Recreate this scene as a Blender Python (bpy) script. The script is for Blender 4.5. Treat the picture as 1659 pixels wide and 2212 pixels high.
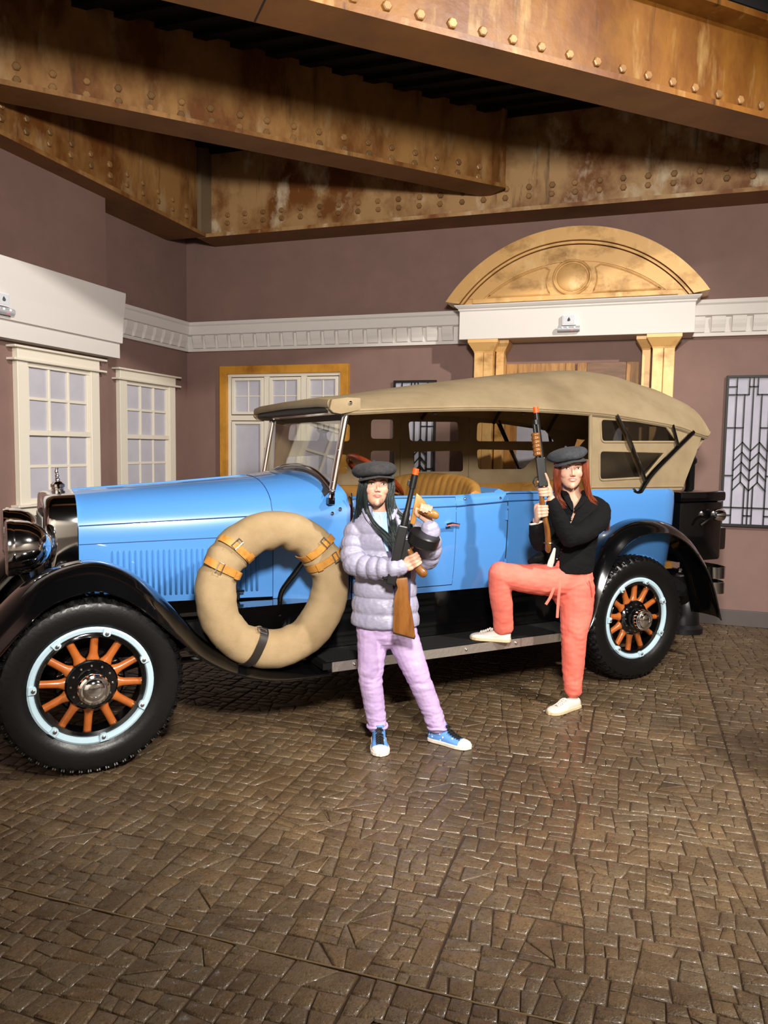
import bpy, bmesh, math, random
from mathutils import Vector, Matrix
from mathutils import noise as mnoise
random.seed(7)
for _o in list(bpy.data.objects): bpy.data.objects.remove(_o)
SC = bpy.context.scene
COL = SC.collection
PI = math.pi

# ------------------------------------------------------------------ camera
cd = bpy.data.cameras.new('camera'); cam = bpy.data.objects.new('camera', cd); COL.objects.link(cam)
_f = Vector((-0.31283, 0.94622, -0.08251)); _r = Vector((0.94898, 0.31500, 0.01445)); _d = Vector((0.03966, -0.07378, -0.99649))
cam.matrix_world = Matrix(((_r.x, -_d.x, -_f.x, 4.761), (_r.y, -_d.y, -_f.y, -7.387), (_r.z, -_d.z, -_f.z, 1.534), (0, 0, 0, 1)))
cd.sensor_fit = 'VERTICAL'; cd.sensor_height = 24.0; cd.lens = 24.0 * 1640.73 / 2212.0
cd.clip_start = 0.05; cd.clip_end = 100
SC.camera = cam

# ------------------------------------------------------------------ world, lamps, exposure
wd = bpy.data.worlds.new('hall'); SC.world = wd; wd.use_nodes = True
wd.node_tree.nodes['Background'].inputs[0].default_value = (0.9, 0.86, 0.8, 1)
wd.node_tree.nodes['Background'].inputs[1].default_value = 0.25
def spot(name, loc, target, power, color, angle=80, blend=0.6, radius=0.08):
    l = bpy.data.lights.new(name, 'SPOT'); l.energy = power; l.color = color
    l.spot_size = math.radians(angle); l.spot_blend = blend; l.shadow_soft_size = radius
    o = bpy.data.objects.new(name, l); COL.objects.link(o); o.location = loc
    o.rotation_euler = (Vector(target) - Vector(loc)).to_track_quat('-Z', 'Y').to_euler()
    return o
def lamp(name, loc, power, color, radius=0.1):
    l = bpy.data.lights.new(name, 'POINT'); l.energy = power; l.color = color; l.shadow_soft_size = radius
    o = bpy.data.objects.new(name, l); COL.objects.link(o); o.location = loc
    return o
WARM = (1.0, 0.84, 0.66); NEUT = (1.0, 0.945, 0.875)
spot('ceiling_spot_front', (4.9, -7.0, 2.75), (3.9, -2.0, 2.15), 1020, NEUT, 108, 0.6, 0.22)
spot('ceiling_spot_right', (7.9, -5.05, 4.95), (3.6, -3.0, 0.7), 1450, NEUT, 86, 0.6, 0.09)
spot('portal_fill', (6.9, -2.4, 4.9), (4.7, 0.0, 1.5), 90, NEUT, 50, 0.7, 0.12)  # added fill, only there to brighten the portal and its door
spot('beam_spot', (6.6, -6.4, 2.9), (5.0, -2.4, 4.2), 8, (1.0, 0.76, 0.45), 60, 0.8, 0.1)
spot('hall_fill_rear', (4.5, -9.2, 4.9), (5.5, -13.0, 1.0), 800, NEUT, 120, 0.6, 0.2)  # unseen fills, added to brighten the hall walls that the chrome reflects
spot('hall_fill_right', (9.6, -8.0, 4.9), (12.0, -7.0, 1.0), 350, NEUT, 120, 0.6, 0.2)  # added fill for the right hall wall
spot('hall_fill_left', (2.0, -9.2, 4.9), (0.6, -12.5, 1.0), 450, NEUT, 120, 0.6, 0.2)  # added fill for the left end of the hall
SC.view_settings.view_transform = 'Standard'
SC.view_settings.look = 'None'
SC.view_settings.exposure = 0.2
SC.view_settings.gamma = 1.0
SC.view_settings.use_curve_mapping = False

# ------------------------------------------------------------------ helpers
def lin(c):
    return tuple(((v / 255.0) / 12.92 if v / 255.0 <= 0.04045 else ((v / 255.0 + 0.055) / 1.055) ** 2.4) for v in c) + (1.0,)
MATS = {}
def mat(name, rgb, rough=0.5, metal=0.0, coat=0.0, spec=0.5, trans=0.0, noise=None, bump=None, sheen=0.0, emit=None, ior=1.45, alpha=1.0, attr=None, vari=0.0, world=False):
    """noise=(rgb2, scale, stretch(x,y,z), lo, hi); bump=(scale, strength, stretch)"""
    if name in MATS: return MATS[name]
    m = bpy.data.materials.new(name); m.use_nodes = True; nt = m.node_tree; N = nt.nodes; L = nt.links
    b = N['Principled BSDF']; c = lin(rgb)
    b.inputs['Base Color'].default_value = c
    b.inputs['Roughness'].default_value = rough; b.inputs['Metallic'].default_value = metal
    b.inputs['Coat Weight'].default_value = coat; b.inputs['Coat Roughness'].default_value = 0.05
    b.inputs['Specular IOR Level'].default_value = spec; b.inputs['Transmission Weight'].default_value = trans
    b.inputs['IOR'].default_value = ior; b.inputs['Alpha'].default_value = alpha
    b.inputs['Sheen Weight'].default_value = sheen
    tc = None
    def coords(stretch):
        nonlocal tc
        if tc is None: tc = N.new('ShaderNodeNewGeometry' if world else 'ShaderNodeTexCoord')
        mp = N.new('ShaderNodeMapping'); mp.inputs['Scale'].default_value = stretch
        L.new(tc.outputs['Position' if world else 'Object'], mp.inputs['Vector']); return mp.outputs['Vector']
    col = None
    if attr:
        a = N.new('ShaderNodeAttribute'); a.attribute_name = attr; col = a.outputs['Color']
    if noise:
        layers = noise if isinstance(noise, list) else [noise]
        for (rgb2, scale, stretch, lo, hi) in layers:
            n = N.new('ShaderNodeTexNoise'); n.inputs['Scale'].default_value = scale; n.inputs['Detail'].default_value = 6; n.inputs['Roughness'].default_value = 0.62
            L.new(coords(stretch), n.inputs['Vector'])
            r = N.new('ShaderNodeMapRange'); r.inputs['From Min'].default_value = lo; r.inputs['From Max'].default_value = hi
            L.new(n.outputs['Fac'], r.inputs['Value'])
            x = N.new('ShaderNodeMix'); x.data_type = 'RGBA'
            L.new(r.outputs['Result'], x.inputs['Factor'])
            if col is None: x.inputs['A'].default_value = c
            else: L.new(col, x.inputs['A'])
            x.inputs['B'].default_value = lin(rgb2); col = x.outputs['Result']
    if vari:
        oi = N.new('ShaderNodeObjectInfo'); h = N.new('ShaderNodeHueSaturation')
        r = N.new('ShaderNodeMapRange'); r.inputs['To Min'].default_value = 1 - vari; r.inputs['To Max'].default_value = 1 + vari
        L.new(oi.outputs['Random'], r.inputs['Value']); L.new(r.outputs['Result'], h.inputs['Value'])
        if col is None: h.inputs['Color'].default_value = c
        else: L.new(col, h.inputs['Color'])
        col = h.outputs['Color']
    if col is not None: L.new(col, b.inputs['Base Color'])
    if bump:
        layers = bump if isinstance(bump, list) else [bump]
        prev = None
        for (scale, strength, stretch) in layers:
            n = N.new('ShaderNodeTexNoise'); n.inputs['Scale'].default_value = scale; n.inputs['Detail'].default_value = 4
            L.new(coords(stretch), n.inputs['Vector'])
            bp = N.new('ShaderNodeBump'); bp.inputs['Strength'].default_value = strength; bp.inputs['Distance'].default_value = 0.01
            L.new(n.outputs['Fac'], bp.inputs['Height'])
            if prev: L.new(prev, bp.inputs['Normal'])
            prev = bp.outputs['Normal']
        L.new(prev, b.inputs['Normal'])
    if emit:
        b.inputs['Emission Color'].default_value = lin(emit[0]); b.inputs['Emission Strength'].default_value = emit[1]
    MATS[name] = m
    return m

def frame(z, up=Vector((0, 0, 1))):
    z = Vector(z).normalized(); up = Vector(up)
    if abs(z.dot(up)) > 0.99: up = Vector((0, 1, 0))
    x = up.cross(z).normalized(); y = z.cross(x)
    return x, y, z

class MB:
    """collects polygons of ONE part"""
    def __init__(s, o=(0, 0, 0)): s.v = []; s.f = []; s.m = []; s.o = Vector(o); s.k = 0
    def add(s, vs, fs):
        n = len(s.v); s.v += [Vector(p) - s.o for p in vs]; s.f += [tuple(i + n for i in f) for f in fs]; s.m += [s.k] * len(fs); return s
    def box(s, x0, x1, y0, y1, z0, z1):
        vs = [(x, y, z) for z in (z0, z1) for y in (y0, y1) for x in (x0, x1)]
        return s.add(vs, [(0, 2, 3, 1), (4, 5, 7, 6), (0, 1, 5, 4), (2, 6, 7, 3), (0, 4, 6, 2), (1, 3, 7, 5)])
    def obox(s, c, ax, ay, az):
        c = Vector(c); ax = Vector(ax); ay = Vector(ay); az = Vector(az)
        vs = [c + ax * i + ay * j + az * k for k in (-1, 1) for j in (-1, 1) for i in (-1, 1)]
        return s.add(vs, [(0, 2, 3, 1), (4, 5, 7, 6), (0, 1, 5, 4), (2, 6, 7, 3), (0, 4, 6, 2), (1, 3, 7, 5)])
    def loft(s, rings, closed=True, caps=True, loop=False):
        n = len(rings[0]); vs = [p for r in rings for p in r]; fs = []
        R = len(rings)
        for i in range(R if loop else R - 1):
            a = i * n; b = ((i + 1) % R) * n
            for j in range(n if closed else n - 1):
                k = (j + 1) % n; fs.append((a + j, a + k, b + k, b + j))
        if caps and closed and not loop:
            fs.append(tuple(range(n - 1, -1, -1))); fs.append(tuple((R - 1) * n + j for j in range(n)))
        return s.add(vs, fs)
    def tube(s, path, r, n=12, caps=True, loop=False, up=(0, 0, 1), sx=1.0, sy=1.0):
        path = [Vector(p) for p in path]; P = len(path)
        rr = r if isinstance(r, (list, tuple)) else [r] * P
        rings = []; x = None
        for i in range(P):
            if loop: t = path[(i + 1) % P] - path[i - 1]
            else: t = path[min(i + 1, P - 1)] - path[max(i - 1, 0)]
            t.normalize()
            if x is None: x, y, _ = frame(t, up)
            else:
                x = x - t * x.dot(t)
                if x.length < 1e-6: x, y, _ = frame(t, up)
                x.normalize(); y = t.cross(x)
            ri = rr[i]
            if isinstance(ri, (list, tuple)): a, b = ri
            else: a, b = ri * sx, ri * sy
            rings.append([path[i] + x * (a * math.cos(2 * PI * j / n)) + y * (b * math.sin(2 * PI * j / n)) for j in range(n)])
        return s.loft(rings, True, caps, loop)
    def lathe(s, prof, c=(0, 0, 0), axis=(0, 0, 1), n=24, up=(0, 0, 1), arc=None):
        """prof = [(radius, height along the axis)]"""
        c = Vector(c); x, y, z = frame(axis, up); rings = []
        for (r, h) in prof:
            rings.append([c + z * h + (x * math.cos(2 * PI * j / n) + y * math.sin(2 * PI * j / n)) * r for j in range(n)])
        ring = prof[0][0] > 1e-6 and prof[-1][0] > 1e-6
        return s.loft(rings, True, not ring, ring)
    def prism(s, poly, fn, d0, d1):
        """poly 2-D, fn(u, v, d) -> 3-D"""
        n = len(poly); vs = [fn(u, v, d0) for u, v in poly] + [fn(u, v, d1) for u, v in poly]
        fs = [tuple(range(n - 1, -1, -1)), tuple(range(n, 2 * n))] + [(i, (i + 1) % n, n + (i + 1) % n, n + i) for i in range(n)]
        return s.add(vs, fs)
    def sphere(s, c, r, nu=16, nv=10, m=None):
        c = Vector(c); rr = r if isinstance(r, (list, tuple)) else (r, r, r); vs = []; fs = []
        for i in range(nv + 1):
            th = PI * i / nv
            for j in range(nu):
                ph = 2 * PI * j / nu
                p = Vector((rr[0] * math.sin(th) * math.cos(ph), rr[1] * math.sin(th) * math.sin(ph), rr[2] * math.cos(th)))
                vs.append(c + (m @ p if m else p))
        for i in range(nv):
            for j in range(nu):
                k = (j + 1) % nu; fs.append((i * nu + j, (i + 1) * nu + j, (i + 1) * nu + k, i * nu + k))
        return s.add(vs, fs)
    def mesh(s, name, mats, smooth=False, bevel=0.0, weld=True, angle=35, seg=2):
        me = bpy.data.meshes.new(name)
        me.from_pydata([tuple(p) for p in s.v], [], s.f)
        for p, k in zip(me.polygons, s.m): p.material_index = k
        bm = bmesh.new(); bm.from_mesh(me)
        if weld: bmesh.ops.remove_doubles(bm, verts=bm.verts, dist=1e-5)
        bmesh.ops.dissolve_degenerate(bm, edges=bm.edges, dist=1e-6)
        bmesh.ops.recalc_face_normals(bm, faces=bm.faces)
        if bevel > 0:
            ed = [e for e in bm.edges if len(e.link_faces) == 2 and e.calc_face_angle(0) > math.radians(30)]
            if ed: bmesh.ops.bevel(bm, geom=ed, offset=bevel, offset_type='OFFSET', segments=seg, profile=0.6, affect='EDGES', clamp_overlap=True)
        if smooth:
            for f in bm.faces: f.smooth = True
            for e in bm.edges:
                if len(e.link_faces) == 2 and e.calc_face_angle(0) > math.radians(angle): e.smooth = False
        bm.to_mesh(me); bm.free()
        for m in (mats if isinstance(mats, (list, tuple)) else [mats]): me.materials.append(m)
        return me
    def build(s, name, mats, parent=None, smooth=False, bevel=0.0, loc=None, rot=None, weld=True, angle=35, subd=0, seg=2, label=None):
        o = bpy.data.objects.new(name, s.mesh(name, mats, smooth, bevel, weld, angle, seg)); COL.objects.link(o)
        if parent is not None: o.parent = parent
        if loc is not None: o.location = loc
        if rot is not None: o.rotation_euler = rot
        if subd:
            md = o.modifiers.new('s', 'SUBSURF'); md.levels = subd; md.render_levels = subd
        if label: o['label'] = label
        return o
def thing(name, label, cat, loc=(0, 0, 0), rotz=0.0, group=None, kind=None):
    o = bpy.data.objects.new(name, None); COL.objects.link(o); o.location = loc; o.rotation_euler = (0, 0, rotz)
    o.empty_display_size = 0.1
    if label: o['label'] = label
    if cat: o['category'] = cat
    if group: o['group'] = group
    if kind: o['kind'] = kind
    return o
def inst(name, me, parent, loc=(0, 0, 0), rot=(0, 0, 0), scale=(1, 1, 1)):
    o = bpy.data.objects.new(name, me); COL.objects.link(o); o.parent = parent; o.location = loc; o.rotation_euler = rot; o.scale = scale
    return o
def struct(o, label, cat=None):
    o['kind'] = 'structure'; o['label'] = label
    if cat: o['category'] = cat
    return o
def arc(c, r, a0, a1, n): return [(c[0] + r * math.cos(a0 + (a1 - a0) * i / n), c[1] + r * math.sin(a0 + (a1 - a0) * i / n)) for i in range(n + 1)]
def interp(pts, t):
    """piecewise-linear / smooth lookup of [(t, value...)]"""
    if t <= pts[0][0]: return pts[0][1:]
    for a, b in zip(pts, pts[1:]):
        if t <= b[0]:
            k = (t - a[0]) / (b[0] - a[0]); return tuple(x + (y - x) * k for x, y in zip(a[1:], b[1:]))
    return pts[-1][1:]
def spline(pts, n):
    """Catmull-Rom through pts, n samples per span"""
    P = [Vector(p) for p in pts]; P = [P[0] * 2 - P[1]] + P + [P[-1] * 2 - P[-2]]; out = []
    for i in range(1, len(P) - 2):
        a, b, c, d = P[i - 1:i + 3]
        for k in range(n):
            t = k / n; out.append(0.5 * ((2 * b) + (c - a) * t + (2 * a - 5 * b + 4 * c - d) * t * t + (3 * b - a - 3 * c + d) * t ** 3))
    out.append(P[-2]); return out

# ------------------------------------------------------------------ materials of the place
M_WALL = mat('mauve wall paint', (132, 104, 96), 0.75, noise=((124, 98, 90), 3, (1, 1, 1), 0.35, 0.65), bump=(160, 0.06, (1, 1, 1)))
M_WHITE = mat('white trim paint', (214, 208, 203), 0.6, bump=(120, 0.05, (1, 1, 1)))
M_CREAM = mat('cream window paint', (226, 218, 202), 0.5)
M_PANE = mat('frosted window panel', (190, 188, 198), 0.22, noise=((180, 178, 190), 2.5, (1, 1, 1), 0.4, 0.6))
M_PANE2 = mat('milky leaded glass', (186, 184, 198), 0.12, noise=((176, 174, 190), 4, (1, 1, 1), 0.4, 0.6))
M_LEAD = mat('black leading', (9, 9, 10), 0.5)
M_GOLD = mat('antique gold paint', (216, 170, 106), 0.42, metal=0.1, noise=[((142, 100, 42), 3.2, (1, 1, 1.6), 0.50, 0.72), ((230, 192, 134), 9, (1, 1, 0.5), 0.55, 0.75)])
M_GOLD2 = mat('dark gold wood frame', (196, 138, 46), 0.42, noise=((140, 84, 14), 4, (1, 1, 0.7), 0.46, 0.72))
M_WOOD = mat('oak door wood', (176, 128, 66), 0.5, noise=[((128, 82, 36), 6, (6, 6, 0.6), 0.4, 0.7)], bump=(30, 0.15, (6, 6, 0.5)))
M_WOODD = mat('brown door wood', (122, 86, 58), 0.5, noise=[((92, 62, 40), 6, (0.8, 6, 8), 0.4, 0.7)])
M_RUST = mat('rusty painted steel', (166, 122, 70), 0.5, noise=[((112, 66, 26), 1.7, (1.5, 1.5, 0.8), 0.40, 0.62), ((178, 146, 104), 2.6, (2.2, 2.2, 0.7), 0.56, 0.74), ((52, 32, 18), 2.2, (4.0, 4.0, 0.45), 0.58, 0.78)], bump=(14, 0.25, (1, 1, 1)))
M_RUSTA = mat('pale rusty steel', (176, 138, 92), 0.48, noise=[((120, 72, 30), 1.5, (1.5, 1.5, 1.2), 0.44, 0.60), ((206, 184, 152), 2.2, (1.8, 1.8, 1.2), 0.54, 0.68), ((50, 32, 20), 2.0, (5.0, 5.0, 0.5), 0.60, 0.74), ((96, 36, 18), 3.1, (3.0, 3.0, 0.6), 0.66, 0.76)], bump=(14, 0.25, (1, 1, 1)))
M_RUSTO = mat('orange rusty steel', (126, 82, 26), 0.42, noise=[((98, 56, 15), 1.6, (1.5, 1.5, 0.8), 0.42, 0.62), ((150, 118, 70), 2.4, (2.8, 2.8, 0.6), 0.56, 0.72), ((54, 32, 14), 2.1, (4.5, 4.5, 0.4), 0.60, 0.74)], bump=(14, 0.2, (1, 1, 1)))
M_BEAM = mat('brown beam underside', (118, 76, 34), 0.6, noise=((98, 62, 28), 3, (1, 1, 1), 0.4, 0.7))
M_BOLT = mat('weathered bolt steel', (150, 112, 70), 0.42, metal=0.2, noise=((90, 58, 30), 8, (1, 1, 1), 0.45, 0.7), vari=0.3)
M_BLACK = mat('matte black ceiling', (10, 9, 9), 0.8)
M_BASE = mat('dark baseboard paint', (86, 78, 76), 0.55)
M_LAMPB = mat('black cast iron', (16, 16, 17), 0.4)
M_GLASS = mat('clear glass', (255, 255, 255), 0.02, trans=1.0, ior=1.05)
M_HALL = mat('beige hall wall paint', (236, 226, 210), 0.8)
M_FLOORB = mat('dark floor joint', (58, 44, 32), 0.45)
def stone_mat(name, c):
    return mat(name, c, 0.42, spec=0.5, coat=0.25, world=True, noise=[((c[0] * 0.74, c[1] * 0.73, c[2] * 0.70), 0.9, (1, 1, 1), 0.42, 0.62), ((c[0] * 0.80, c[1] * 0.77, c[2] * 0.74), 5, (1, 1, 1), 0.44, 0.66), ((c[0] * 0.62, c[1] * 0.58, c[2] * 0.54), 70, (1, 1, 1), 0.52, 0.72), ((c[0] * 1.28, c[1] * 1.27, c[2] * 1.26), 45, (1, 1, 1), 0.60, 0.74)], bump=[(34, 0.4, (1, 1, 1)), (150, 0.4, (1, 1, 1))])
STONES = [stone_mat('stamped stone brown', (104, 86, 63)), stone_mat('stamped stone grey brown', (103, 87, 66)), stone_mat('stamped stone dark', (97, 79, 57)), stone_mat('stamped stone warm', (107, 87, 62))]

for _m in STONES: _m.node_tree.nodes['Principled BSDF'].inputs['Coat Roughness'].default_value = 0.16
# ------------------------------------------------------------------ the room
b = MB().box(-0.8, 12.0, 0.0, 0.15, 0, 5.5); struct(b.build('wall_back', M_WALL), 'mauve painted back wall behind the blue touring car')
b = MB().box(-0.8, 0.27, -13.0, -1.68, 0, 5.5); struct(b.build('wall_left', M_WALL), 'mauve side wall with the nearer white sash window')
b = MB().box(-0.8, 0.0, -1.70, 0.0, 0, 5.5); struct(b.build('wall_left_recess', M_WALL), 'shaded recessed mauve wall beside the room corner')
b = MB().box(-0.8, 12.0, -13.2, -13.0, 0, 5.5); struct(b.build('wall_front', M_HALL), 'beige hall wall facing the car display')
b = MB().box(12.0, 12.2, -13.2, 0.15, 0, 5.5); struct(b.build('wall_right', M_HALL), 'beige hall wall on the right of the display')
b = MB().box(-0.8, 12.2, -13.2, 0.15, 5.4, 5.5); struct(b.build('ceiling', M_BLACK), 'black painted ceiling of the hall above the camera')
b = MB().prism([(-0.8, -7.41), (7.68, 0.15), (-0.8, 0.15)], lambda u, v, d: (u, v, d), 4.62, 4.72); ceil_ = struct(b.build('ceiling_deck', M_BLACK), 'black corrugated ceiling deck between the steel beams')
for i in range(30):                                  # dark ribs of the corrugated deck
    y = -6.0 + i * 0.2
    MB().box(-0.5, 1.5 + (y + 5.36) / 0.891 - 0.1, y, y + 0.07, 4.58, 4.62).build('deck_rib', M_BLACK, ceil_)
_u = Vector((0.7466, 0.6653, 0)); _n = Vector((-0.6653, 0.7466, 0))
struct(MB().obox(Vector((3.44, -3.63, 4.86)) + _n * 0.15, _u * 5.6, _n * 0.15, Vector((0, 0, 0.54))).build('ceiling_light_blocker', M_BLACK), 'black light blocker added above the orange front beam')  # added mass that blocks light from passing over the front beam

# ------------------------------------------------------------------ floor of stamped stones
fl = struct(MB().box(-0.8, 12.2, -13.2, 0.15, -0.12, -0.0075).build('floor', M_FLOORB), 'glossy brown floor stamped like cobble stones')
def split(poly, out, rng):
    xs = [p[0] for p in poly]; ys = [p[1] for p in poly]
    A = 0.5 * abs(sum(poly[i - 1][0] * poly[i][1] - poly[i][0] * poly[i - 1][1] for i in range(len(poly))))
    w = max(xs) - min(xs); h = max(ys) - min(ys)
    if A < rng.uniform(0.0034, 0.0120) and max(w, h) < 0.17: out.append(poly); return
    cxx = sum(xs) / len(xs); cyy = sum(ys) / len(ys)
    if w > h * rng.uniform(0.95, 1.5): ang = PI / 2 + rng.gauss(0, 0.13); px = cxx + rng.uniform(-0.13, 0.13) * w; py = cyy
    else: ang = rng.gauss(0, 0.09); px = cxx; py = cyy + rng.uniform(-0.13, 0.13) * h
    if rng.random() < 0.06 and A < 0.05: ang += rng.choice((-0.6, 0.6))
    nx, ny = -math.sin(ang), math.cos(ang)
    a, c = [], []
    for i in range(len(poly)):
        p = poly[i]; q = poly[(i + 1) % len(poly)]
        dp = (p[0] - px) * nx + (p[1] - py) * ny; dq = (q[0] - px) * nx + (q[1] - py) * ny
        (a if dp >= 0 else c).append(p)
        if dp * dq < 0:
            t = dp / (dp - dq); x = (p[0] + (q[0] - p[0]) * t, p[1] + (q[1] - p[1]) * t); a.append(x); c.append(x)
    if len(a) < 3 or len(c) < 3: out.append(poly); return
    split(a, out, rng); split(c, out, rng)
rng = random.Random(11); polys = []
XJ = [5.27 + k * 0.92 for k in range(-7, 5)]; YJ = [-5.40 + k * 0.45 for k in range(-5, 13)]
SHF = [[0.0 if k == 7 else rng.uniform(-0.3, 0.3) for k in range(len(XJ))] for _ in YJ]
for i in range(len(XJ) - 1):
    for j in range(len(YJ) - 1):
        sh0 = 0.0 if i == 7 else SHF[j][i]; sh1 = 0.0 if i == 6 else SHF[j][i + 1]
        x0, x1, y0, y1 = XJ[i] + sh0, XJ[i + 1] + sh1, YJ[j], YJ[j + 1]
        if y0 >= -0.02: continue
        split([(x0 + 0.003, y0 + 0.003), (x1 - 0.003, y0 + 0.003), (x1 - 0.003, y1 - 0.003), (x0 + 0.003, y1 - 0.003)], polys, rng)
def inset(poly, d):
    n = len(poly); cxx = sum(p[0] for p in poly) / n; cyy = sum(p[1] for p in poly) / n; out = []
    sgn = 1 if sum(poly[i - 1][0] * poly[i][1] - poly[i][0] * poly[i - 1][1] for i in range(n)) > 0 else -1
    for i in range(n):
        p0 = Vector(poly[i - 1]); p = Vector(poly[i]); p1 = Vector(poly[(i + 1) % n])
        e0 = (p - p0); e1 = (p1 - p)
        if e0.length < 1e-5 or e1.length < 1e-5: out.append((p.x + (cxx - p.x) * 0.1, p.y + (cyy - p.y) * 0.1)); continue
        e0.normalize(); e1.normalize()
        n0 = Vector((-e0.y, e0.x)) * sgn; n1 = Vector((-e1.y, e1.x)) * sgn
        m = n0 + n1; k = d / max(0.5, 1 + n0.dot(n1)); q = p + m * k
        tc = Vector((cxx, cyy)) - p; st = q - p
        if st.length > 0.45 * tc.length: q = p + tc * 0.45
        out.append((q.x, q.y))
    return out
def stone_geo(poly, rng):
    n = len(poly); jit = [(p[0] + rng.gauss(0, .0016), p[1] + rng.gauss(0, .0016)) for p in poly]
    ar = 0.5 * abs(sum(poly[i - 1][0] * poly[i][1] - poly[i][0] * poly[i - 1][1] for i in range(n))); per = sum(math.dist(poly[i - 1], poly[i]) for i in range(n))
    if ar / per < 0.0150:
        jit = poly; mx = sum(p[0] for p in poly) / n; my = sum(p[1] for p in poly) / n; sc = lambda k: [(mx + (p[0] - mx) * k, my + (p[1] - my) * k) for p in poly]; a, b_, c_ = sc(0.99), sc(0.94), sc(0.84)
    else: a = inset(jit, 0.0010); b_ = inset(jit, 0.0036); c_ = inset(jit, 0.0085)
    tilt = (rng.gauss(0, 0.011), rng.gauss(0, 0.011)); h = rng.uniform(-0.0012, 0.0010)
    cxx = sum(p[0] for p in poly) / n; cyy = sum(p[1] for p in poly) / n
    vs = []
    for ring, z in ((a, -0.008), (b_, -0.0020), (c_, 0.0)):
        for (x, y) in ring: vs.append((x, y, z + (0 if z < -0.01 else h + (x - cxx) * tilt[0] + (y - cyy) * tilt[1])))
    fs = []
    for r in (0, n):
        for i in range(n): fs.append((r + i, r + (i + 1) % n, r + n + (i + 1) % n, r + n + i))
    fs.append(tuple(2 * n + i for i in range(n)))
    return vs, fs, (cxx, cyy)
def seen(x, y):
    q = Vector((x, y, 0)) - Vector((4.761, -7.387, 1.534)); d = q.dot(_f)
    if d < 0.4: return None
    u, v = 829.5 + 1640.73 * q.dot(_r) / d, 1106 + 1640.73 * q.dot(_d) / d
    return d, (-30 < u < 1690 and v < 2230)
near = []; rest = [MB() for _ in STONES]
for p in polys:
    n = len(p); cxx = sum(q[0] for q in p) / n; cyy = sum(q[1] for q in p) / n
    s = seen(cxx, cyy)
    A = 0.5 * abs(sum(p[i - 1][0] * p[i][1] - p[i][0] * p[i - 1][1] for i in range(n)))
    if A < 0.0002: continue
    near.append((A / s[0] ** 3 if s and s[1] else 0.0, p))
near.sort(key=lambda t: -t[0])
for k, (w, p) in enumerate(near):
    vs, fs, c = stone_geo(p, rng)
    mk = rng.randrange(4)
    if k < 300:
        mb = MB((c[0], c[1], 0)); mb.add(vs, fs); o = mb.build('cobble', STONES[mk], fl, smooth=True, angle=50, weld=False); o.location = (c[0], c[1], 0)
    else: rest[0].k = mk; rest[0].add(vs, fs)
o = rest[0].build('cobble_field', STONES, fl, smooth=True, angle=50, weld=False); o['kind'] = 'stuff'

mb = MB(); mb.tube([(0.6 + 0.05 * k, -5.40 + rng.gauss(0, 0.0012), -0.0015) for k in range(150)], 0.0026, 6); mb.build('joint_strip', mat('tan floor joint strip', (118, 98, 70), 0.5), fl, smooth=True)

# ------------------------------------------------------------------ steel beams
hexm = MB().lathe([(0.0, 0.0), (0.029, 0.0), (0.0285, 0.013), (0.022, 0.018), (0.0, 0.018)], n=6); HEX = hexm.mesh('bolt', M_BOLT, bevel=0)
def beam(name, label, p0, p1, z0, ztop, width, webs, m_web, spacing, start, topflange=False, side=1, rows=(0.095, 0.165), endcap=None):
    """I-beam from p0 to p1 (plan), the camera sees its `side`; width of the flange; the near lip lies on the line p0-p1"""
    p0 = Vector(p0); p1 = Vector(p1); d = (p1 - p0); ln = d.length; d.normalize(); nrm = Vector((-d.y, d.x)) * side   # away from the viewer
    root = thing(name, label, 'steel beam', (p0.x, p0.y, z0)); o = (p0.x, p0.y, z0)
    def P(s, t, z): return (p0.x + d.x * s + nrm.x * t, p0.y + d.y * s + nrm.y * t, z)
    def bx(s0, s1, t0, t1, za, zb, mb):
        vs = [P(s, t, z) for z in (za, zb) for t in (t0, t1) for s in (s0, s1)]
        mb.add(vs, [(0, 2, 3, 1), (4, 5, 7, 6), (0, 1, 5, 4), (2, 6, 7, 3), (0, 4, 6, 2), (1, 3, 7, 5)]); return mb
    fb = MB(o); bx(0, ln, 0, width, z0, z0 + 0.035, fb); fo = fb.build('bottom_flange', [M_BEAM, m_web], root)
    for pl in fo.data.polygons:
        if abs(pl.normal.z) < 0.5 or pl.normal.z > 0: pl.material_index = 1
    bx(0, ln, webs, webs + 0.03, z0 + 0.035, ztop, MB(o)).build('web', m_web, root)
    if topflange: bx(0, ln, 0.0, width, ztop - 0.04, ztop, MB(o)).build('top_flange', m_web, root)
    ang = math.atan2(-nrm.y, -nrm.x)
    q = Vector((-nrm.x, -nrm.y, 0)).to_track_quat('Z', 'Y').to_euler()
    s = start; k = 0
    while s < ln - 0.05:
        for r in rows:
            w = P(s + random.uniform(-.006, .006), webs, z0 + r)
            b_ = inst('bolt', HEX, root, (w[0] - o[0], w[1] - o[1], w[2] - o[2]), q)
            b_.scale = [random.uniform(0.92, 1.05)] * 2 + [1]
        s += spacing
    return root, P, o, bx
bA = beam('back_beam', 'long rusty steel beam riveted along the top of the back wall', (0.36, -0.36), (8.2, -0.36), 3.68, 4.62, 0.36, 0.20, M_RUSTA, 0.208, 0.245, side=1, rows=(0.185, 0.265))
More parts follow.
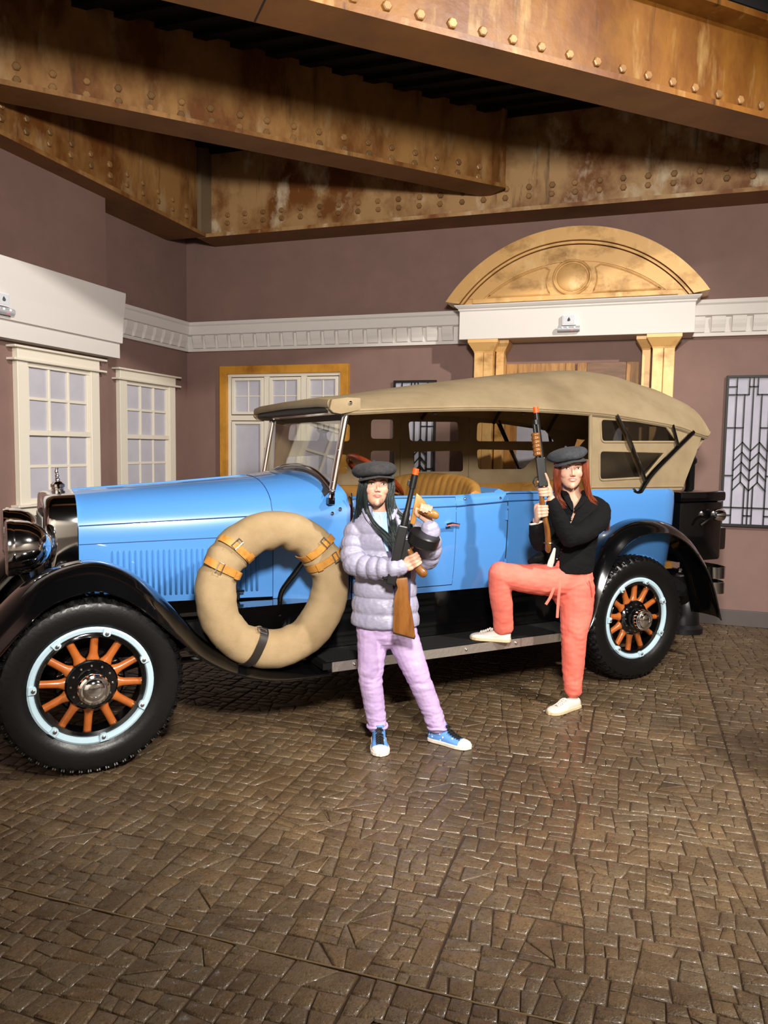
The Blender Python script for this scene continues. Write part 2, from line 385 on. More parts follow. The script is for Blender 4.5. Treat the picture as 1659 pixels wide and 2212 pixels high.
# vertical end plate at the corner
bA[3](-0.0, 0.05, 0.0, 0.20, 3.715, 4.62, MB(bA[2])).build('end_plate', mat('grey primer steel', (126, 108, 84), 0.55), bA[0])
bB = beam('side_beam', 'dark rusty steel beam running along the left wall top', (0.47, -6.5), (0.47, -0.37), 3.68, 4.62, 0.47, 0.10, M_RUST, 0.235, 0.05, side=1, rows=(0.16, 0.25))
bC = beam('diagonal_beam', 'diagonal rusty beam ending against the back wall beam', (-0.40, -4.32), (3.545, -0.335), 3.90, 4.62, 0.30, 0.15, M_RUST, 0.222, 0.08, side=1, rows=(0.105, 0.195))
# closing plate at the beam's square end
bC[3](5.55, 5.60, 0.0, 0.15, 3.935, 4.62, MB(bC[2])).build('end_plate', M_RUST, bC[0])
bD = beam('front_beam', 'orange rusty steel beam crossing the top right corner of the view', (1.5, -5.36), (7.4, -0.10), 3.68, 4.31, 0.30, 0.15, M_RUSTO, 0.193, 0.02, True, side=1, rows=(0.085, 0.155))
bD[3](2.05, 2.06, -0.002, 0.30, 3.678, 3.72, MB(bD[2])).build('splice_seam', mat('dark seam', (40, 26, 14), 0.6), bD[0])

# ------------------------------------------------------------------ cornices
def cornice(name, label, P, L0, L1, blocks):
    """P(s, t, z): along the wall, out of the wall, up"""
    prof = [(0.0, 2.875), (0.095, 2.875), (0.095, 2.845), (0.08, 2.83), (0.075, 2.745), (0.055, 2.735), (0.04, 2.73), (0.04, 2.60), (0.05, 2.595), (0.05, 2.565), (0.0, 2.565)]
    mb = MB(); mb.loft([[P(s, t, z) for t, z in prof] for s in (L0, L1)], True, True)
    tr = mb.build(name, M_WHITE); struct(tr, label)
    for (a, c) in blocks:
        pr = [(0.03, 2.735), (0.088, 2.732), (0.088, 2.70), (0.079, 2.665), (0.066, 2.635), (0.058, 2.60), (0.03, 2.60)]
        m2 = MB(); m2.loft([[P(s, t, z) for t, z in pr] for s in (a, c)], True, True); m2.build('dentil', M_WHITE, tr, bevel=0.002, seg=1)
PB = lambda s, t, z: (s, -t, z)
PL = lambda s, t, z: (t, -s, z)
DB = [0.19, 0.29, 0.311, 0.433, 0.475, 0.616, 0.657, 0.796, 0.837, 0.933, 0.987, 1.095, 1.135, 1.255, 1.295, 1.414, 1.453, 1.557, 1.617, 1.72, 1.768, 1.877, 1.915, 2.028, 2.073, 2.189, 2.23, 2.31, 2.325, 2.43, 2.471, 2.586, 2.634, 2.74, 2.787, 2.897, 2.943, 3.042]
DB[0:4] = [0.11, 0.19, 0.25, 0.35]; DB[4] = 0.41; DB[5] = 0.50; DB[6] = 0.56; DB[7] = 0.66; DB[8] = 0.72; DB[9] = 0.82; DB[10] = 0.88; DB[11] = 0.98
cornice('trim_1', 'white dentil cornice on the back wall left of the gold pediment', PB, 0.0, 3.14, [(0.12 + 0.155 * k, 0.12 + 0.155 * k + 0.112) for k in range(19)])
cornice('trim_2', 'white dentil cornice on the back wall right of the gold pediment', PB, 5.17, 9.0, [(5.17 + 0.166 * k, 5.17 + 0.166 * k + 0.114) for k in range(22)])
cornice('trim_3', 'white dentil cornice on the shaded recessed wall', PL, 0.0, 1.66, [(0.12 + 0.155 * k, 0.12 + 0.155 * k + 0.112) for k in range(10)])

# entablature over the near side window
mb = MB(); prof = [(0.27, 2.86), (0.455, 2.86), (0.455, 2.835), (0.445, 2.74), (0.425, 2.60), (0.415, 2.43), (0.385, 2.425), (0.385, 2.30), (0.27, 2.30)]
mb.loft([[(t, -s, z) for t, z in prof] for s in (1.66, 5.2)], True, True)
struct(mb.build('trim_4', M_WHITE), 'deep white entablature over the nearer side window')

# ------------------------------------------------------------------ sash windows on the left walls
def sash(name, label, wx, y0):
    """wx: wall face x; y0: window centre"""
    w = thing(name, label, None, (wx, y0, 1.0), kind='structure'); o = (wx, y0, 1.0)
    def B(s0, s1, t0, t1, z0, z1, nm, m=M_CREAM, bev=0.003): return MB(o).box(wx + t0, wx + t1, y0 + s0, y0 + s1, z0, z1).build(nm, m, w, bevel=bev, seg=1)
    B(-0.46, -0.355, 0, 0.05, 1.065, 2.165, 'casing'); B(0.355, 0.46, 0, 0.05, 1.065, 2.165, 'casing')
    B(-0.46, 0.46, 0, 0.055, 2.175, 2.255, 'header'); B(-0.52, 0.52, 0, 0.09, 2.255, 2.272, 'header_lip'); B(-0.52, 0.52, 0, 0.085, 2.160, 2.177, 'header_lip')
    B(-0.355, 0.355, 0, 0.035, 2.125, 2.165, 'top_rail'); B(-0.355, 0.355, 0, 0.025, 1.065, 1.110, 'bottom_rail'); B(-0.355, 0.355, 0, 0.04, 1.600, 1.640, 'meeting_rail')
    B(-0.51, 0.51, 0, 0.08, 1.050, 1.068, 'sill'); B(-0.46, 0.46, 0, 0.045, 0.99, 1.050, 'apron'); B(-0.48, 0.48, 0, 0.055, 0.978, 0.99, 'apron_lip')
    for (za, zb, t) in ((1.640, 2.125, 0.03), (1.110, 1.600, 0.02)):
        for s in (-0.355, 0.325): B(s, s + 0.03, 0, t, za, zb, 'stile')
        for s in (-0.1085, 0.1085): B(s - 0.0115, s + 0.0115, 0.002, t - 0.003, za, zb, 'muntin')
        zm = (za + zb) / 2 + 0.004
        B(-0.325, 0.325, 0.002, t - 0.004, zm - 0.012, zm + 0.012, 'muntin')
        for sa, sb in ((-0.325, -0.12), (-0.097, 0.097), (0.12, 0.325)):
            for a, c in ((za, zm - 0.012), (zm + 0.012, zb)): B(sa, sb, 0, 0.007, a, c, 'pane', M_PANE, 0)
    return w
sash('window_1', 'nearer white sash window of twelve panes under the deep white entablature', 0.27, -2.315)
sash('window_2', 'smaller looking white sash window on the shaded recessed wall', 0.0, -0.765)

# window with gold frame on the back wall
w3 = thing('window_3', 'three-part cream window in a gold painted frame on the back wall', None, (1.18, 0, 0.9), kind='structure'); o3 = (1.18, 0, 0.9)
def B3(x0, x1, z0, z1, t0, t1, nm, m=M_CREAM, bev=0.002): return MB(o3).box(x0, x1, -t1, -t0, z0, z1).build(nm, m, w3, bevel=bev, seg=1)
B3(0.44, 0.525, 0.75, 2.40, 0, 0.06, 'gold_casing', M_GOLD2); B3(1.845, 1.93, 0.75, 2.40, 0, 0.06, 'gold_casing', M_GOLD2); B3(0.525, 1.845, 2.315, 2.40, 0, 0.06, 'gold_casing', M_GOLD2); B3(0.44, 1.93, 0.67, 0.75, 0, 0.06, 'gold_casing', M_GOLD2)
B3(0.525, 1.845, 2.285, 2.315, 0, 0.03, 'frame_rail'); B3(0.525, 1.845, 1.82, 1.875, 0, 0.028, 'frame_rail'); B3(0.525, 1.845, 0.75, 0.80, 0, 0.03, 'frame_rail')
for a, c in ((0.525, 0.56), (0.96, 1.02), (1.39, 1.455), (1.82, 1.845)): B3(a, c, 0.80, 2.285, 0, 0.026, 'mullion')
for a, c in ((0.575, 0.955), (1.025, 1.385), (1.46, 1.815)):
    for (za, zb) in ((1.885, 2.275), (0.81, 1.81)):
        f = 0.036
        for (p, q, r, s_) in ((a, a + f, za, zb), (c - f, c, za, zb), (a + f, c - f, zb - f * 0.8, zb), (a + f, c - f, za, za + f * 0.8)): B3(p, q, r, s_, 0, 0.036, 'sash_rail')
        ga, gc, gz, gt = a + f, c - f, za + f * 0.8, zb - f * 0.8
        if za > 1.5:
            mx = (ga + gc) / 2; mz = (gz + gt) / 2
            B3(mx - 0.006, mx + 0.006, gz, gt, 0, 0.018, 'muntin'); B3(ga, gc, mz - 0.006, mz + 0.006, 0, 0.017, 'muntin')
            for (p, q) in ((ga, mx - 0.006), (mx + 0.006, gc)):
                for (r, s_) in ((gz, mz - 0.006), (mz + 0.006, gt)): B3(p, q, r, s_, 0, 0.010, 'pane', M_PANE, 0)
        else: B3(ga, gc, gz, gt, 0, 0.010, 'pane', M_PANE, 0)

# leaded glass windows
def leaded(name, label, c):
    w = thing(name, label, None, (c, 0, 0.9), kind='structure'); o = (c, 0, 0.9)
    def bar(pts, r=0.005, nm='lead_bar'):
        mb = MB(o)
        for (a, e) in zip(pts, pts[1:]):
            a = Vector((c + a[0], -0.020, a[1])); e = Vector((c + e[0], -0.020, e[1])); d = (e - a); l = d.length; d.normalize(); n = Vector((d.z, 0, -d.x))
            mb.obox((a + e) / 2, d * (l / 2 + r * 0.6), n * r, Vector((0, 0.010, 0)))
        mb.build(nm, M_LEAD, w)
    def pane(poly):
        MB(o).prism(poly, lambda u, v, d: (c + u, -d, v), 0.002, 0.014).build('pane', M_PANE2, w)
    for (a, e, za, zb) in ((-0.219, -0.2, 0.895, 2.222), (0.2, 0.219, 0.895, 2.222), (-0.2, 0.2, 2.2, 2.222), (-0.2, 0.2, 0.895, 0.917)):
        MB(o).box(c + a, c + e, -0.04, 0, za, zb).build('frame', M_LEAD, w)
    A = [1.640, 1.5525, 1.465, 1.3775, 1.290]; dv = 0.076
    for s in (-1, 1):
        f = lambda pts: [(s * x, z) for x, z in pts]
        rows = [2.2, 2.124, 2.055, 1.767, 1.346, 1.063, 0.993, 0.917]
        for za, zb in zip(rows, rows[1:]): pane(f([(0.2, za), (0.133, za), (0.133, zb), (0.2, zb)]))
        for z in rows[1:-1]: bar(f([(0.2, z), (0.133, z)]))
        bar(f([(0.133, 2.2), (0.133, 0.917)]))
        pane(f([(0.133, 2.2), (0.034, 2.2), (0.034, 2.055), (0.133, 2.055)])); bar(f([(0.133, 2.055), (0.034, 2.055), (0.034, 2.2)]))
        pane(f([(0.034, 2.2), (0, 2.2), (0, 2.124), (0.034, 2.124)])); bar(f([(0.034, 2.124), (0, 2.124)]))
        pane(f([(0.034, 2.124), (0, 2.124), (0, A[0] - dv), (0.068, A[0]), (0.068, 2.055), (0.034, 2.055)]))
        bar(f([(0.068, 2.055), (0.068, A[-1])]))
        pane(f([(0.133, 2.055), (0.068, 2.055), (0.068, 1.767), (0.133, 1.767)])); bar(f([(0.133, 1.767), (0.068, 1.767)]))
        pane(f([(0.133, 1.767), (0.068, 1.767), (0.068, A[0]), (0.133, A[0] - dv)]))
        for z in A: bar(f([(0.133, z - dv), (0.068, z), (0, z - dv)]))
        for z, z2 in zip(A, A[1:]):
            pane(f([(0.133, z - dv), (0.068, z), (0.068, z2), (0.133, z2 - dv)])); pane(f([(0.068, z), (0, z - dv), (0, z2 - dv), (0.068, z2)]))
        zk = A[-1] - dv * 0.5
        pane(f([(0.133, A[-1] - dv), (0.068, A[-1]), (0.034, zk), (0.034, 1.063), (0.133, 1.063)])); pane(f([(0.034, zk), (0, A[-1] - dv), (0, 1.063), (0.034, 1.063)]))
        bar(f([(0.034, zk), (0.034, 0.917)])); bar(f([(0.133, 1.063), (0, 1.063)])); bar(f([(0.034, 0.993), (0, 0.993)]))
        pane(f([(0.133, 1.063), (0.034, 1.063), (0.034, 0.917), (0.133, 0.917)]))
        pane(f([(0.034, 1.063), (0, 1.063), (0, 0.993), (0.034, 0.993)])); pane(f([(0.034, 0.993), (0, 0.993), (0, 0.917), (0.034, 0.917)]))
    bar([(0, 2.2), (0, 0.917)])
    return w
leaded('window_4', 'black leaded glass window on the back wall right of the gold columns', 5.707)
leaded('window_5', 'leaded glass window seen over and through the canvas top of the car', 2.632)

# ------------------------------------------------------------------ gold portal
portal = thing('portal_entablature', 'white entablature box with crown under the gold arched pediment', 'entablature', (4.16, 0, 2.56)); op = (4.16, 0, 2.56)
MB(op).box(3.145, 5.185, -0.35, -0.004, 2.56, 2.815).build('fascia', M_WHITE, portal, bevel=0.003, seg=1)
mb = MB(op)
for (t, z) in (): pass
cp = [(0.35, 2.815), (0.36, 2.825), (0.36, 2.835), (0.375, 2.845), (0.39, 2.86), (0.395, 2.87)]
rings = []
for (t, z) in cp: rings.append([(3.145 - (t - 0.35), -t, z), (5.185 + (t - 0.35), -t, z), (5.185 + (t - 0.35), -0.004, z), (3.145 - (t - 0.35), -0.004, z)])
mb.loft(rings, True, True).build('crown', M_WHITE, portal)
ped = thing('arched_pediment', 'gold segmental arched pediment with central roundel', 'pediment', (4.155, -0.004, 2.875)); oq = (4.155, 0, 2.875)
C = (4.155, 3.50 - 1.369); R0 = 1.369; half = math.asin(1.1325 / 1.369)
def arch(r0, r1, t0, t1, nm, m, h=half, parent=ped):
    n = 48; h0 = min(h, math.acos((2.878 - C[1]) / r0)); h1 = min(h, math.acos((2.878 - C[1]) / r1)); po = arc(C, r0, PI / 2 + h0, PI / 2 - h0, n); pi_ = arc(C, r1, PI / 2 - h1, PI / 2 + h1, n)
    return MB(oq).prism(po + pi_, lambda u, v, d: (u, -d, v), t0, t1).build(nm, m, parent, smooth=True, angle=30)
arch(R0, R0 - 0.115, 0.0, 0.40, 'outer_moulding', M_GOLD); arch(R0 - 0.122, R0 - 0.142, 0.0, 0.375, 'bead_moulding', M_GOLD, half * 0.985)
zb = 2.878
def seg_poly(r, zbase, n=40):
    h = math.acos(max(-1, min(1, (zbase - C[1]) / r))); return arc(C, r, PI / 2 + h, PI / 2 - h, n)
MB(oq).prism(seg_poly(R0 - 0.148, zb), lambda u, v, d: (u, -d, v), 0.0, 0.345).build('tympanum', M_GOLD, ped)
# raised flat arch band on the tympanum, the lower ledge, the roundel and its two side panels
zl = zb + 0.045
def seg2(r, z, n=40):
    h = math.acos((z - 1.99) / r); return arc((4.155, 1.99), r, PI / 2 + h, PI / 2 - h, n)
MB(oq).box(3.27, 5.04, -0.375, -0.2, zb, zl).build('ledge', M_GOLD, ped, bevel=0.006)
rb = R0 - 0.148
MB(oq).prism(seg_poly(rb - 0.004, zl) + list(reversed(seg2(1.22, zl))), lambda u, v, d: (u, -d, v), 0.2, 0.362).build('arch_band', M_GOLD, ped, smooth=True, angle=30)
mb = MB(oq); pts = [(4.155 + 0.158 * math.cos(2 * PI * i / 40), -0.356, 3.073 + 0.146 * math.sin(2 * PI * i / 40)) for i in range(40)]
mb.tube(pts, 0.012, 8, loop=True); mb.build('roundel_ring', M_GOLD, ped, smooth=True)
MB(oq).sphere((4.155, -0.345, 3.073), (0.135, 0.02, 0.125), 32, 12).build('roundel', M_GOLD, ped, smooth=True)
for s in (-1, 1):
    pa = [(4.155 + s * (0.185 + 0.035 * math.sin(PI * i / 10)), zl + 0.012 + (0.235) * i / 10) for i in range(11)]
    rr = rb - 0.185
    out = [p for p in seg2(1.205, zl + 0.012, 60) if s * (p[0] - 4.155) > 0.225]
    if s > 0: out = out
    else: out = list(reversed(out))
    mb = MB(oq); loop = [(x, -0.350, z) for x, z in pa[:-1]] + [(x, -0.350, z) for x, z in out]
    mb.tube(loop, 0.008, 6, loop=True); mb.build('panel_bead', M_GOLD, ped, smooth=True)

def column(name, label, x0, x1, inner):
    """paired plank pilaster; inner=+1: the set-back half stands to the right"""
    c = thing(name, label, 'column', ((x0 + x1) / 2, -0.15, 0), group=None); o = ((x0 + x1) / 2, -0.15, 0); xm = (x0 + x1) / 2
    def cap(a, e, t, nm):
        rings = []
        for (g, z) in ((0.0, 2.44), (0.004, 2.455), (0.048, 2.525), (0.052, 2.53), (0.052, 2.558)):
            rings.append([(a - g, -t - g, z), (e + g, -t - g, z), (e + g, 0, z), (a - g, 0, z)])
        MB(o).loft(rings).build(nm, M_GOLD, c)
    MB(o).box(x0, xm - 0.001, -0.30, 0, 0.12, 2.45).build('plank', M_GOLD, c, bevel=0.004, seg=1)
    MB(o).box(xm + 0.001, x1, -0.30, 0, 0.12, 2.45).build('plank', M_GOLD, c, bevel=0.004, seg=1)
    cap(x0, x1, 0.30, 'capital')
    a, e = (x1 + 0.0, x1 + 0.085) if inner > 0 else (x0 - 0.085, x0)
    MB(o).box(a + (0.012 if inner > 0 else 0), e - (0 if inner > 0 else 0.012), -0.20, 0, 0.12, 2.45).build('rear_plank', M_GOLD, c, bevel=0.004, seg=1)
    cap(a + (0.02 if inner > 0 else 0), e - (0 if inner > 0 else 0.02), 0.20, 'rear_capital')
    MB(o).box(min(x0, a) - 0.03, max(x1, e) + 0.03, -0.34, 0, 0, 0.12).build('plinth', M_GOLD, c, bevel=0.006)
    return c
column('gold_column', 'left gold plank column under the white entablature', 3.282, 3.458, 1)
column('gold_column', 'right gold plank column under the white entablature', 4.855, 5.038, -1)

# wooden double door between the columns
dr = thing('door_1', 'wooden double door with milky glass between the gold columns', None, (4.14, 0, 0), kind='structure'); od = (4.14, 0, 0)
def BD(x0, x1, z0, z1, t, nm, m=M_WOOD): return MB(od).box(x0, x1, -t, 0, z0, z1).build(nm, m, dr, bevel=0.003, seg=1)
BD(3.545, 3.655, 0.02, 2.36, 0.05, 'stile'); BD(4.10, 4.185, 0.02, 2.36, 0.05, 'stile'); BD(4.205, 4.29, 0.02, 2.36, 0.05, 'stile'); BD(4.64, 4.75, 0.02, 2.36, 0.05, 'stile')
BD(3.655, 4.10, 2.02, 2.36, 0.045, 'top_rail'); BD(4.29, 4.64, 2.02, 2.36, 0.045, 'top_rail', M_WOODD)
BD(3.655, 4.10, 0.02, 0.40, 0.045, 'bottom_rail'); BD(4.29, 4.64, 0.02, 0.40, 0.045, 'bottom_rail')
BD(3.655, 4.10, 0.40, 2.02, 0.02, 'pane', M_PANE2); BD(4.29, 4.64, 0.40, 2.02, 0.02, 'pane', M_PANE2)
# baseboard
struct(MB().box(0.0, 12, -0.03, 0.0, 0, 0.14).build('baseboard_back', M_BASE, bevel=0.004), 'dark baseboard along the back wall')

# emergency light units
def unit(label, loc, rotz):
    u = thing('emergency_light', label, 'emergency light', loc, rotz); g = mat('white plastic', (224, 224, 226), 0.35)
    MB().box(-0.06, 0.06, -0.045, 0, 0.035, 0.13).build('housing', g, u, bevel=0.008)
    MB().box(-0.05, 0.05, -0.049, -0.044, 0.045, 0.12).build('cover', mat('clear plastic cover', (205, 208, 214), 0.15), u, bevel=0.003)
    MB().lathe([(0.0, 0.0), (0.011, 0.004), (0.013, 0.012), (0.007, 0.026), (0.0, 0.036)], (0.0, -0.050, 0.068), n=10).build('drop_emblem', mat('dark grey print', (70, 72, 76), 0.5), u, smooth=True)
    MB().tube([(-0.095, -0.035, 0.005), (0.095, -0.035, 0.005)], 0.026, 14).build('lamp_bar', mat('silver plastic', (196, 198, 204), 0.2, metal=0.3), u, smooth=True)
    for x in (-0.055, -0.01, 0.05): MB().sphere((x, -0.058, 0.012), 0.010, 10, 8).build('led', mat('white led lens', (240, 242, 248), 0.1), u, smooth=True)
    MB().sphere((0.03, -0.058, -0.012), 0.004, 8, 6).build('red_indicator', mat('red led', (255, 40, 30), 0.3, emit=((255, 40, 30), 4.0)), u, smooth=True)
unit('white emergency light unit on the white entablature under the gold arch', (4.145, -0.352, 2.615), 0)
unit('white emergency light unit at the left edge on the deep entablature', (0.42, -3.04, 2.47), PI / 2)

# street lamps behind the car
def street_lamp(label, x, y):
    u = thing('street_lamp', label, 'street lamp', (x, y, 0), group='street lamps behind the car')
    MB().lathe([(0.16, 0), (0.16, 0.05), (0.13, 0.08), (0.12, 0.25), (0.075, 0.32), (0.05, 0.36), (0.042, 0.45), (0.036, 1.55), (0.05, 1.57), (0.05, 1.60), (0.035, 1.62), (0.028, 1.66), (0.06, 1.69), (0, 1.69)], n=20).build('post', M_LAMPB, u, smooth=True)
    MB().loft([[(r * math.cos(PI / 3 * k), r * math.sin(PI / 3 * k), z) for k in range(6)] for r, z in ((0.045, 1.69), (0.075, 1.84))]).build('lantern_glass', mat('lantern glass', (210, 214, 210), 0.1, trans=0.7), u)
    for k in range(6):
        a = PI / 3 * k
        MB().tube([(0.047 * math.cos(a), 0.047 * math.sin(a), 1.69), (0.078 * math.cos(a), 0.078 * math.sin(a), 1.845)], 0.005, 6).build('lantern_rib', M_LAMPB, u)
    MB().loft([[(r * math.cos(PI / 3 * k), r * math.sin(PI / 3 * k), z) for k in range(6)] for r, z in ((0.09, 1.84), (0.088, 1.85), (0.04, 1.89), (0.012, 1.90), (0.012, 1.92), (0.004, 1.93))]).build('lantern_roof', M_LAMPB, u)
    return u
street_lamp('black street lamp seen through the windshield behind the car', 2.18, -1.29)
street_lamp('black street lamp post between the trunk and the leaded window', 5.20, -0.42).scale = (1, 1, 0.93)

# made-up hanging dome, added unseen beyond the right edge to cast a round floor shadow
pl_ = thing('shadow_dome', 'black hanging dome added unseen right of the view to cast the round floor shadow', 'shadow caster', (6.667, -4.098, 2.40))
MB().lathe([(0.175, 0.0), (0.172, 0.01), (0.156, 0.05), (0.11, 0.10), (0.05, 0.13), (0.03, 0.17), (0.026, 0.17), (0.045, 0.125), (0.105, 0.092), (0.150, 0.045), (0.167, 0.0)], n=36).build('dome_shade', M_LAMPB, pl_, smooth=True)
MB().tube([(0, 0, 0.17), (0, 0, 2.98)], 0.012, 8).build('dome_cord', M_LAMPB, pl_, smooth=True)
MB().sphere((0, 0, 0.07), 0.045, 14, 10).build('dome_bulb', mat('opal bulb', (230, 226, 214), 0.3), pl_, smooth=True)
# ------------------------------------------------------------------ the touring car (local: x rearward from the front axle, y to the far side, z up)
M_BLUE = mat('sky blue car enamel', (77, 137, 204), 0.32, coat=1.0, spec=0.5)
M_BLK = mat('black car enamel', (7, 7, 8), 0.12, coat=1.0)
M_BLKS = mat('black chassis paint', (12, 12, 13), 0.45)
M_TYRE = mat('black tyre rubber', (13, 13, 13), 0.36, bump=(60, 0.08, (1, 1, 1)))
M_CHROME = mat('polished chrome', (244, 244, 246), 0.07, metal=1.0)
M_NICKEL = mat('brushed nickel', (196, 194, 190), 0.28, metal=1.0)
M_SPOKE = mat('varnished spoke wood', (172, 94, 38), 0.3, coat=0.5, noise=((156, 78, 26), 12, (1, 1, 1), 0.42, 0.68))
M_PALE = mat('pale blue rim paint', (178, 204, 216), 0.4, coat=0.2)
M_CANVAS = mat('tan canvas', (146, 128, 98), 0.88, noise=((134, 116, 87), 5, (1, 1, 1), 0.4, 0.65), bump=[(420, 0.25, (1, 1, 1)), (7, 0.25, (1, 1, 1))], sheen=0.0)
M_CANVAS2 = mat('tan canvas tyre cover', (160, 137, 102), 0.88, noise=((143, 120, 86), 4, (1, 1, 1), 0.4, 0.65), bump=[(380, 0.25, (1, 1, 1)), (9, 0.55, (1, 1, 1))], sheen=0.0)
M_LEATHER = mat('tan seat leather', (172, 126, 62), 0.42, noise=((150, 106, 48), 6, (1, 1, 1), 0.4, 0.7), bump=(90, 0.08, (1, 1, 1)))
M_STRAP = mat('tan leather strap', (186, 130, 56), 0.55, noise=((160, 104, 40), 30, (1, 1, 1), 0.45, 0.7))
M_BSTRAP = mat('dark leather strap', (38, 32, 27), 0.45)
M_MAHOG = mat('red mahogany wood', (120, 48, 22), 0.25, coat=0.6, noise=((84, 28, 14), 10, (1, 1, 1), 0.42, 0.7))
M_SEAM = mat('dark panel gap', (14, 18, 28), 0.6)
def clear_mat(name, tint, gl):
    m = bpy.data.materials.new(name); m.use_nodes = True; N = m.node_tree.nodes; L = m.node_tree.links; N.remove(N['Principled BSDF'])
    t = N.new('ShaderNodeBsdfTransparent'); t.inputs[0].default_value = tint; g = N.new('ShaderNodeBsdfGlossy'); g.inputs['Roughness'].default_value = 0.03
    f = N.new('ShaderNodeFresnel'); f.inputs['IOR'].default_value = 1.45; x = N.new('ShaderNodeMixShader'); mu = N.new('ShaderNodeMath'); mu.operation = 'MULTIPLY'; mu.inputs[1].default_value = gl
    L.new(f.outputs[0], mu.inputs[0]); L.new(mu.outputs[0], x.inputs[0]); L.new(t.outputs[0], x.inputs[1]); L.new(g.outputs[0], x.inputs[2]); L.new(x.outputs[0], N['Material Output'].inputs[0])
    return m
M_CLEAR = clear_mat('clear window vinyl', (0.94, 0.94, 0.92, 1), 0.6)
M_WSG = clear_mat('windshield glass', (0.9, 0.91, 0.87, 1), 0.45)
CAR = thing('touring_car', 'sky blue vintage touring car with tan canvas top and black fenders', 'car', (1.818, -3.973, 0), 0.8046)

def mirror_pair(fn):
    for s in (-1, 1): fn(s)

# ---- wheels
def make_wheel(s, x):
    """s=-1 near side. local to the hub centre, outward = s*y"""
    zc = 0.422; yc = s * 0.76
    mb = MB()
    mb.lathe([(0.225, -0.05), (0.252, -0.05), (0.256, 0.045), (0.240, 0.052), (0.225, 0.045)], axis=(0, s, 0), n=56)
    mb.lathe([(0.0, -0.07), (0.15, -0.07), (0.16, -0.03), (0.15, -0.02), (0.0, -0.02)], axis=(0, s, 0), n=32)
    W = mb.build('wheel', M_BLK, CAR, smooth=True, loc=(x, yc, zc))
    # tyre with notched shoulder tread
    n = 168; prof = [(0.250, -0.050), (0.277, -0.060), (0.325, -0.088), (0.372, -0.084), (0.398, -0.072), (0.413, -0.058), (0.419, -0.038), (0.420, -0.013), (0.420, 0.013), (0.419, 0.038), (0.413, 0.058), (0.398, 0.072), (0.388, 0.079), (0.372, 0.084), (0.325, 0.088), (0.290, 0.074), (0.277, 0.060), (0.250, 0.050)]
    xx, yy, zz_ = frame((0, s, 0)); rings = []
    for (r, h) in prof:
        ring = []
        for j in range(n):
            rr = r; hh = h; k = j % 4
            if abs(h) in (0.072, 0.058):
                rr = r - (0.010 if k in (0, 1) else 0.0)
            if abs(h) in (0.038, 0.013): rr = r - (0.009 if (k in (2, 3)) == (abs(h) == 0.013) and k != 3 else 0.0)
            a = 2 * PI * (j + (0.8 if abs(h) == 0.058 else 0)) / n
            ring.append(zz_ * hh + (xx * math.cos(a) + yy * math.sin(a)) * rr)
        rings.append(ring)
    MB().loft(rings, True, False).build('tyre', M_TYRE, W, smooth=True, angle=28)
    MB().lathe([(0.246, 0.03), (0.247, 0.058), (0.252, 0.065), (0.268, 0.069), (0.277, 0.064), (0.277, 0.03)], axis=(0, s, 0), n=64).build('rim_ring', M_PALE, W, smooth=True, angle=40)
    tb = MB(); ca = []
    for k in range(64):
        for (off, hs) in ((0.0, 1), (0.5, -1)):
            a0 = 2 * PI * (k + off) / 64; da = 2 * PI / 64
            def Q(a, r, h): return zz_ * h + (xx * math.cos(a) + yy * math.sin(a)) * r
            for sg in (-1, 1):
                A_ = [Q(a0 + sg * da * t, r, hs * h) for (t, r, h) in ((0.0, 0.424, 0.036), (0.17, 0.424, 0.036), (0.44, 0.404, 0.076), (0.30, 0.404, 0.076))]
                B_ = [Q(a0 + sg * da * t, r, hs * h) for (t, r, h) in ((0.0, 0.410, 0.034), (0.17, 0.410, 0.034), (0.44, 0.392, 0.070), (0.30, 0.392, 0.070))]
                tb.add(A_ + B_, [(0, 1, 2, 3), (0, 4, 5, 1), (1, 5, 6, 2), (2, 6, 7, 3), (3, 7, 4, 0)])
    tb.build('tread', M_TYRE, W, weld=False)['kind'] = 'stuff'
    # spokes
    sp = MB(); rings = []
    for (r, a, b_) in ((0.085, 0.026, 0.022), (0.118, 0.030, 0.022), (0.128, 0.024, 0.021), (0.145, 0.0195, 0.020), (0.19, 0.0185, 0.0185), (0.232, 0.0185, 0.0185)):
        rings.append([(a * math.cos(2 * PI * k / 12), b_ * math.sin(2 * PI * k / 12), r) for k in range(12)])
    me = sp.loft(rings).mesh('spoke', M_SPOKE, smooth=True, angle=60)
    for k in range(12):
        inst('spoke', me, W, (0, s * 0.012, 0), (0, 2 * PI * k / 12 + 0.09, 0))
    MB().lathe([(0.0, 0.02), (0.117, 0.02), (0.117, 0.040), (0.110, 0.048), (0.066, 0.052), (0.060, 0.060), (0.056, 0.105), (0.0, 0.108)], axis=(0, s, 0), n=40).build('hub', M_BLK, W, smooth=True)
    nut = MB().lathe([(0, 0), (0.0055, 0), (0.0045, 0.006), (0, 0.007)], n=8).mesh('hub_bolt', M_NICKEL, smooth=True)
    for k in range(12):
        a = 2 * PI * k / 12; inst('hub_bolt', nut, W, (0.092 * math.cos(a), s * 0.049, 0.092 * math.sin(a)), (PI / 2 if s < 0 else -PI / 2, 0, 0))
    MB().lathe([(0.0, 0.090), (0.068, 0.090), (0.071, 0.105), (0.072, 0.125), (0.068, 0.136), (0.058, 0.141), (0.050, 0.139), (0.042, 0.146), (0.030, 0.150), (0.029, 0.147), (0.020, 0.149), (0.0, 0.152)], axis=(0, s, 0), n=36).build('hub_cap', M_CHROME, W, smooth=True, angle=25)
    cl = MB(); pr = [(-0.020, 0.0), (0.020, 0.0), (0.017, 0.030), (0.008, 0.036), (-0.008, 0.036), (-0.017, 0.030)]
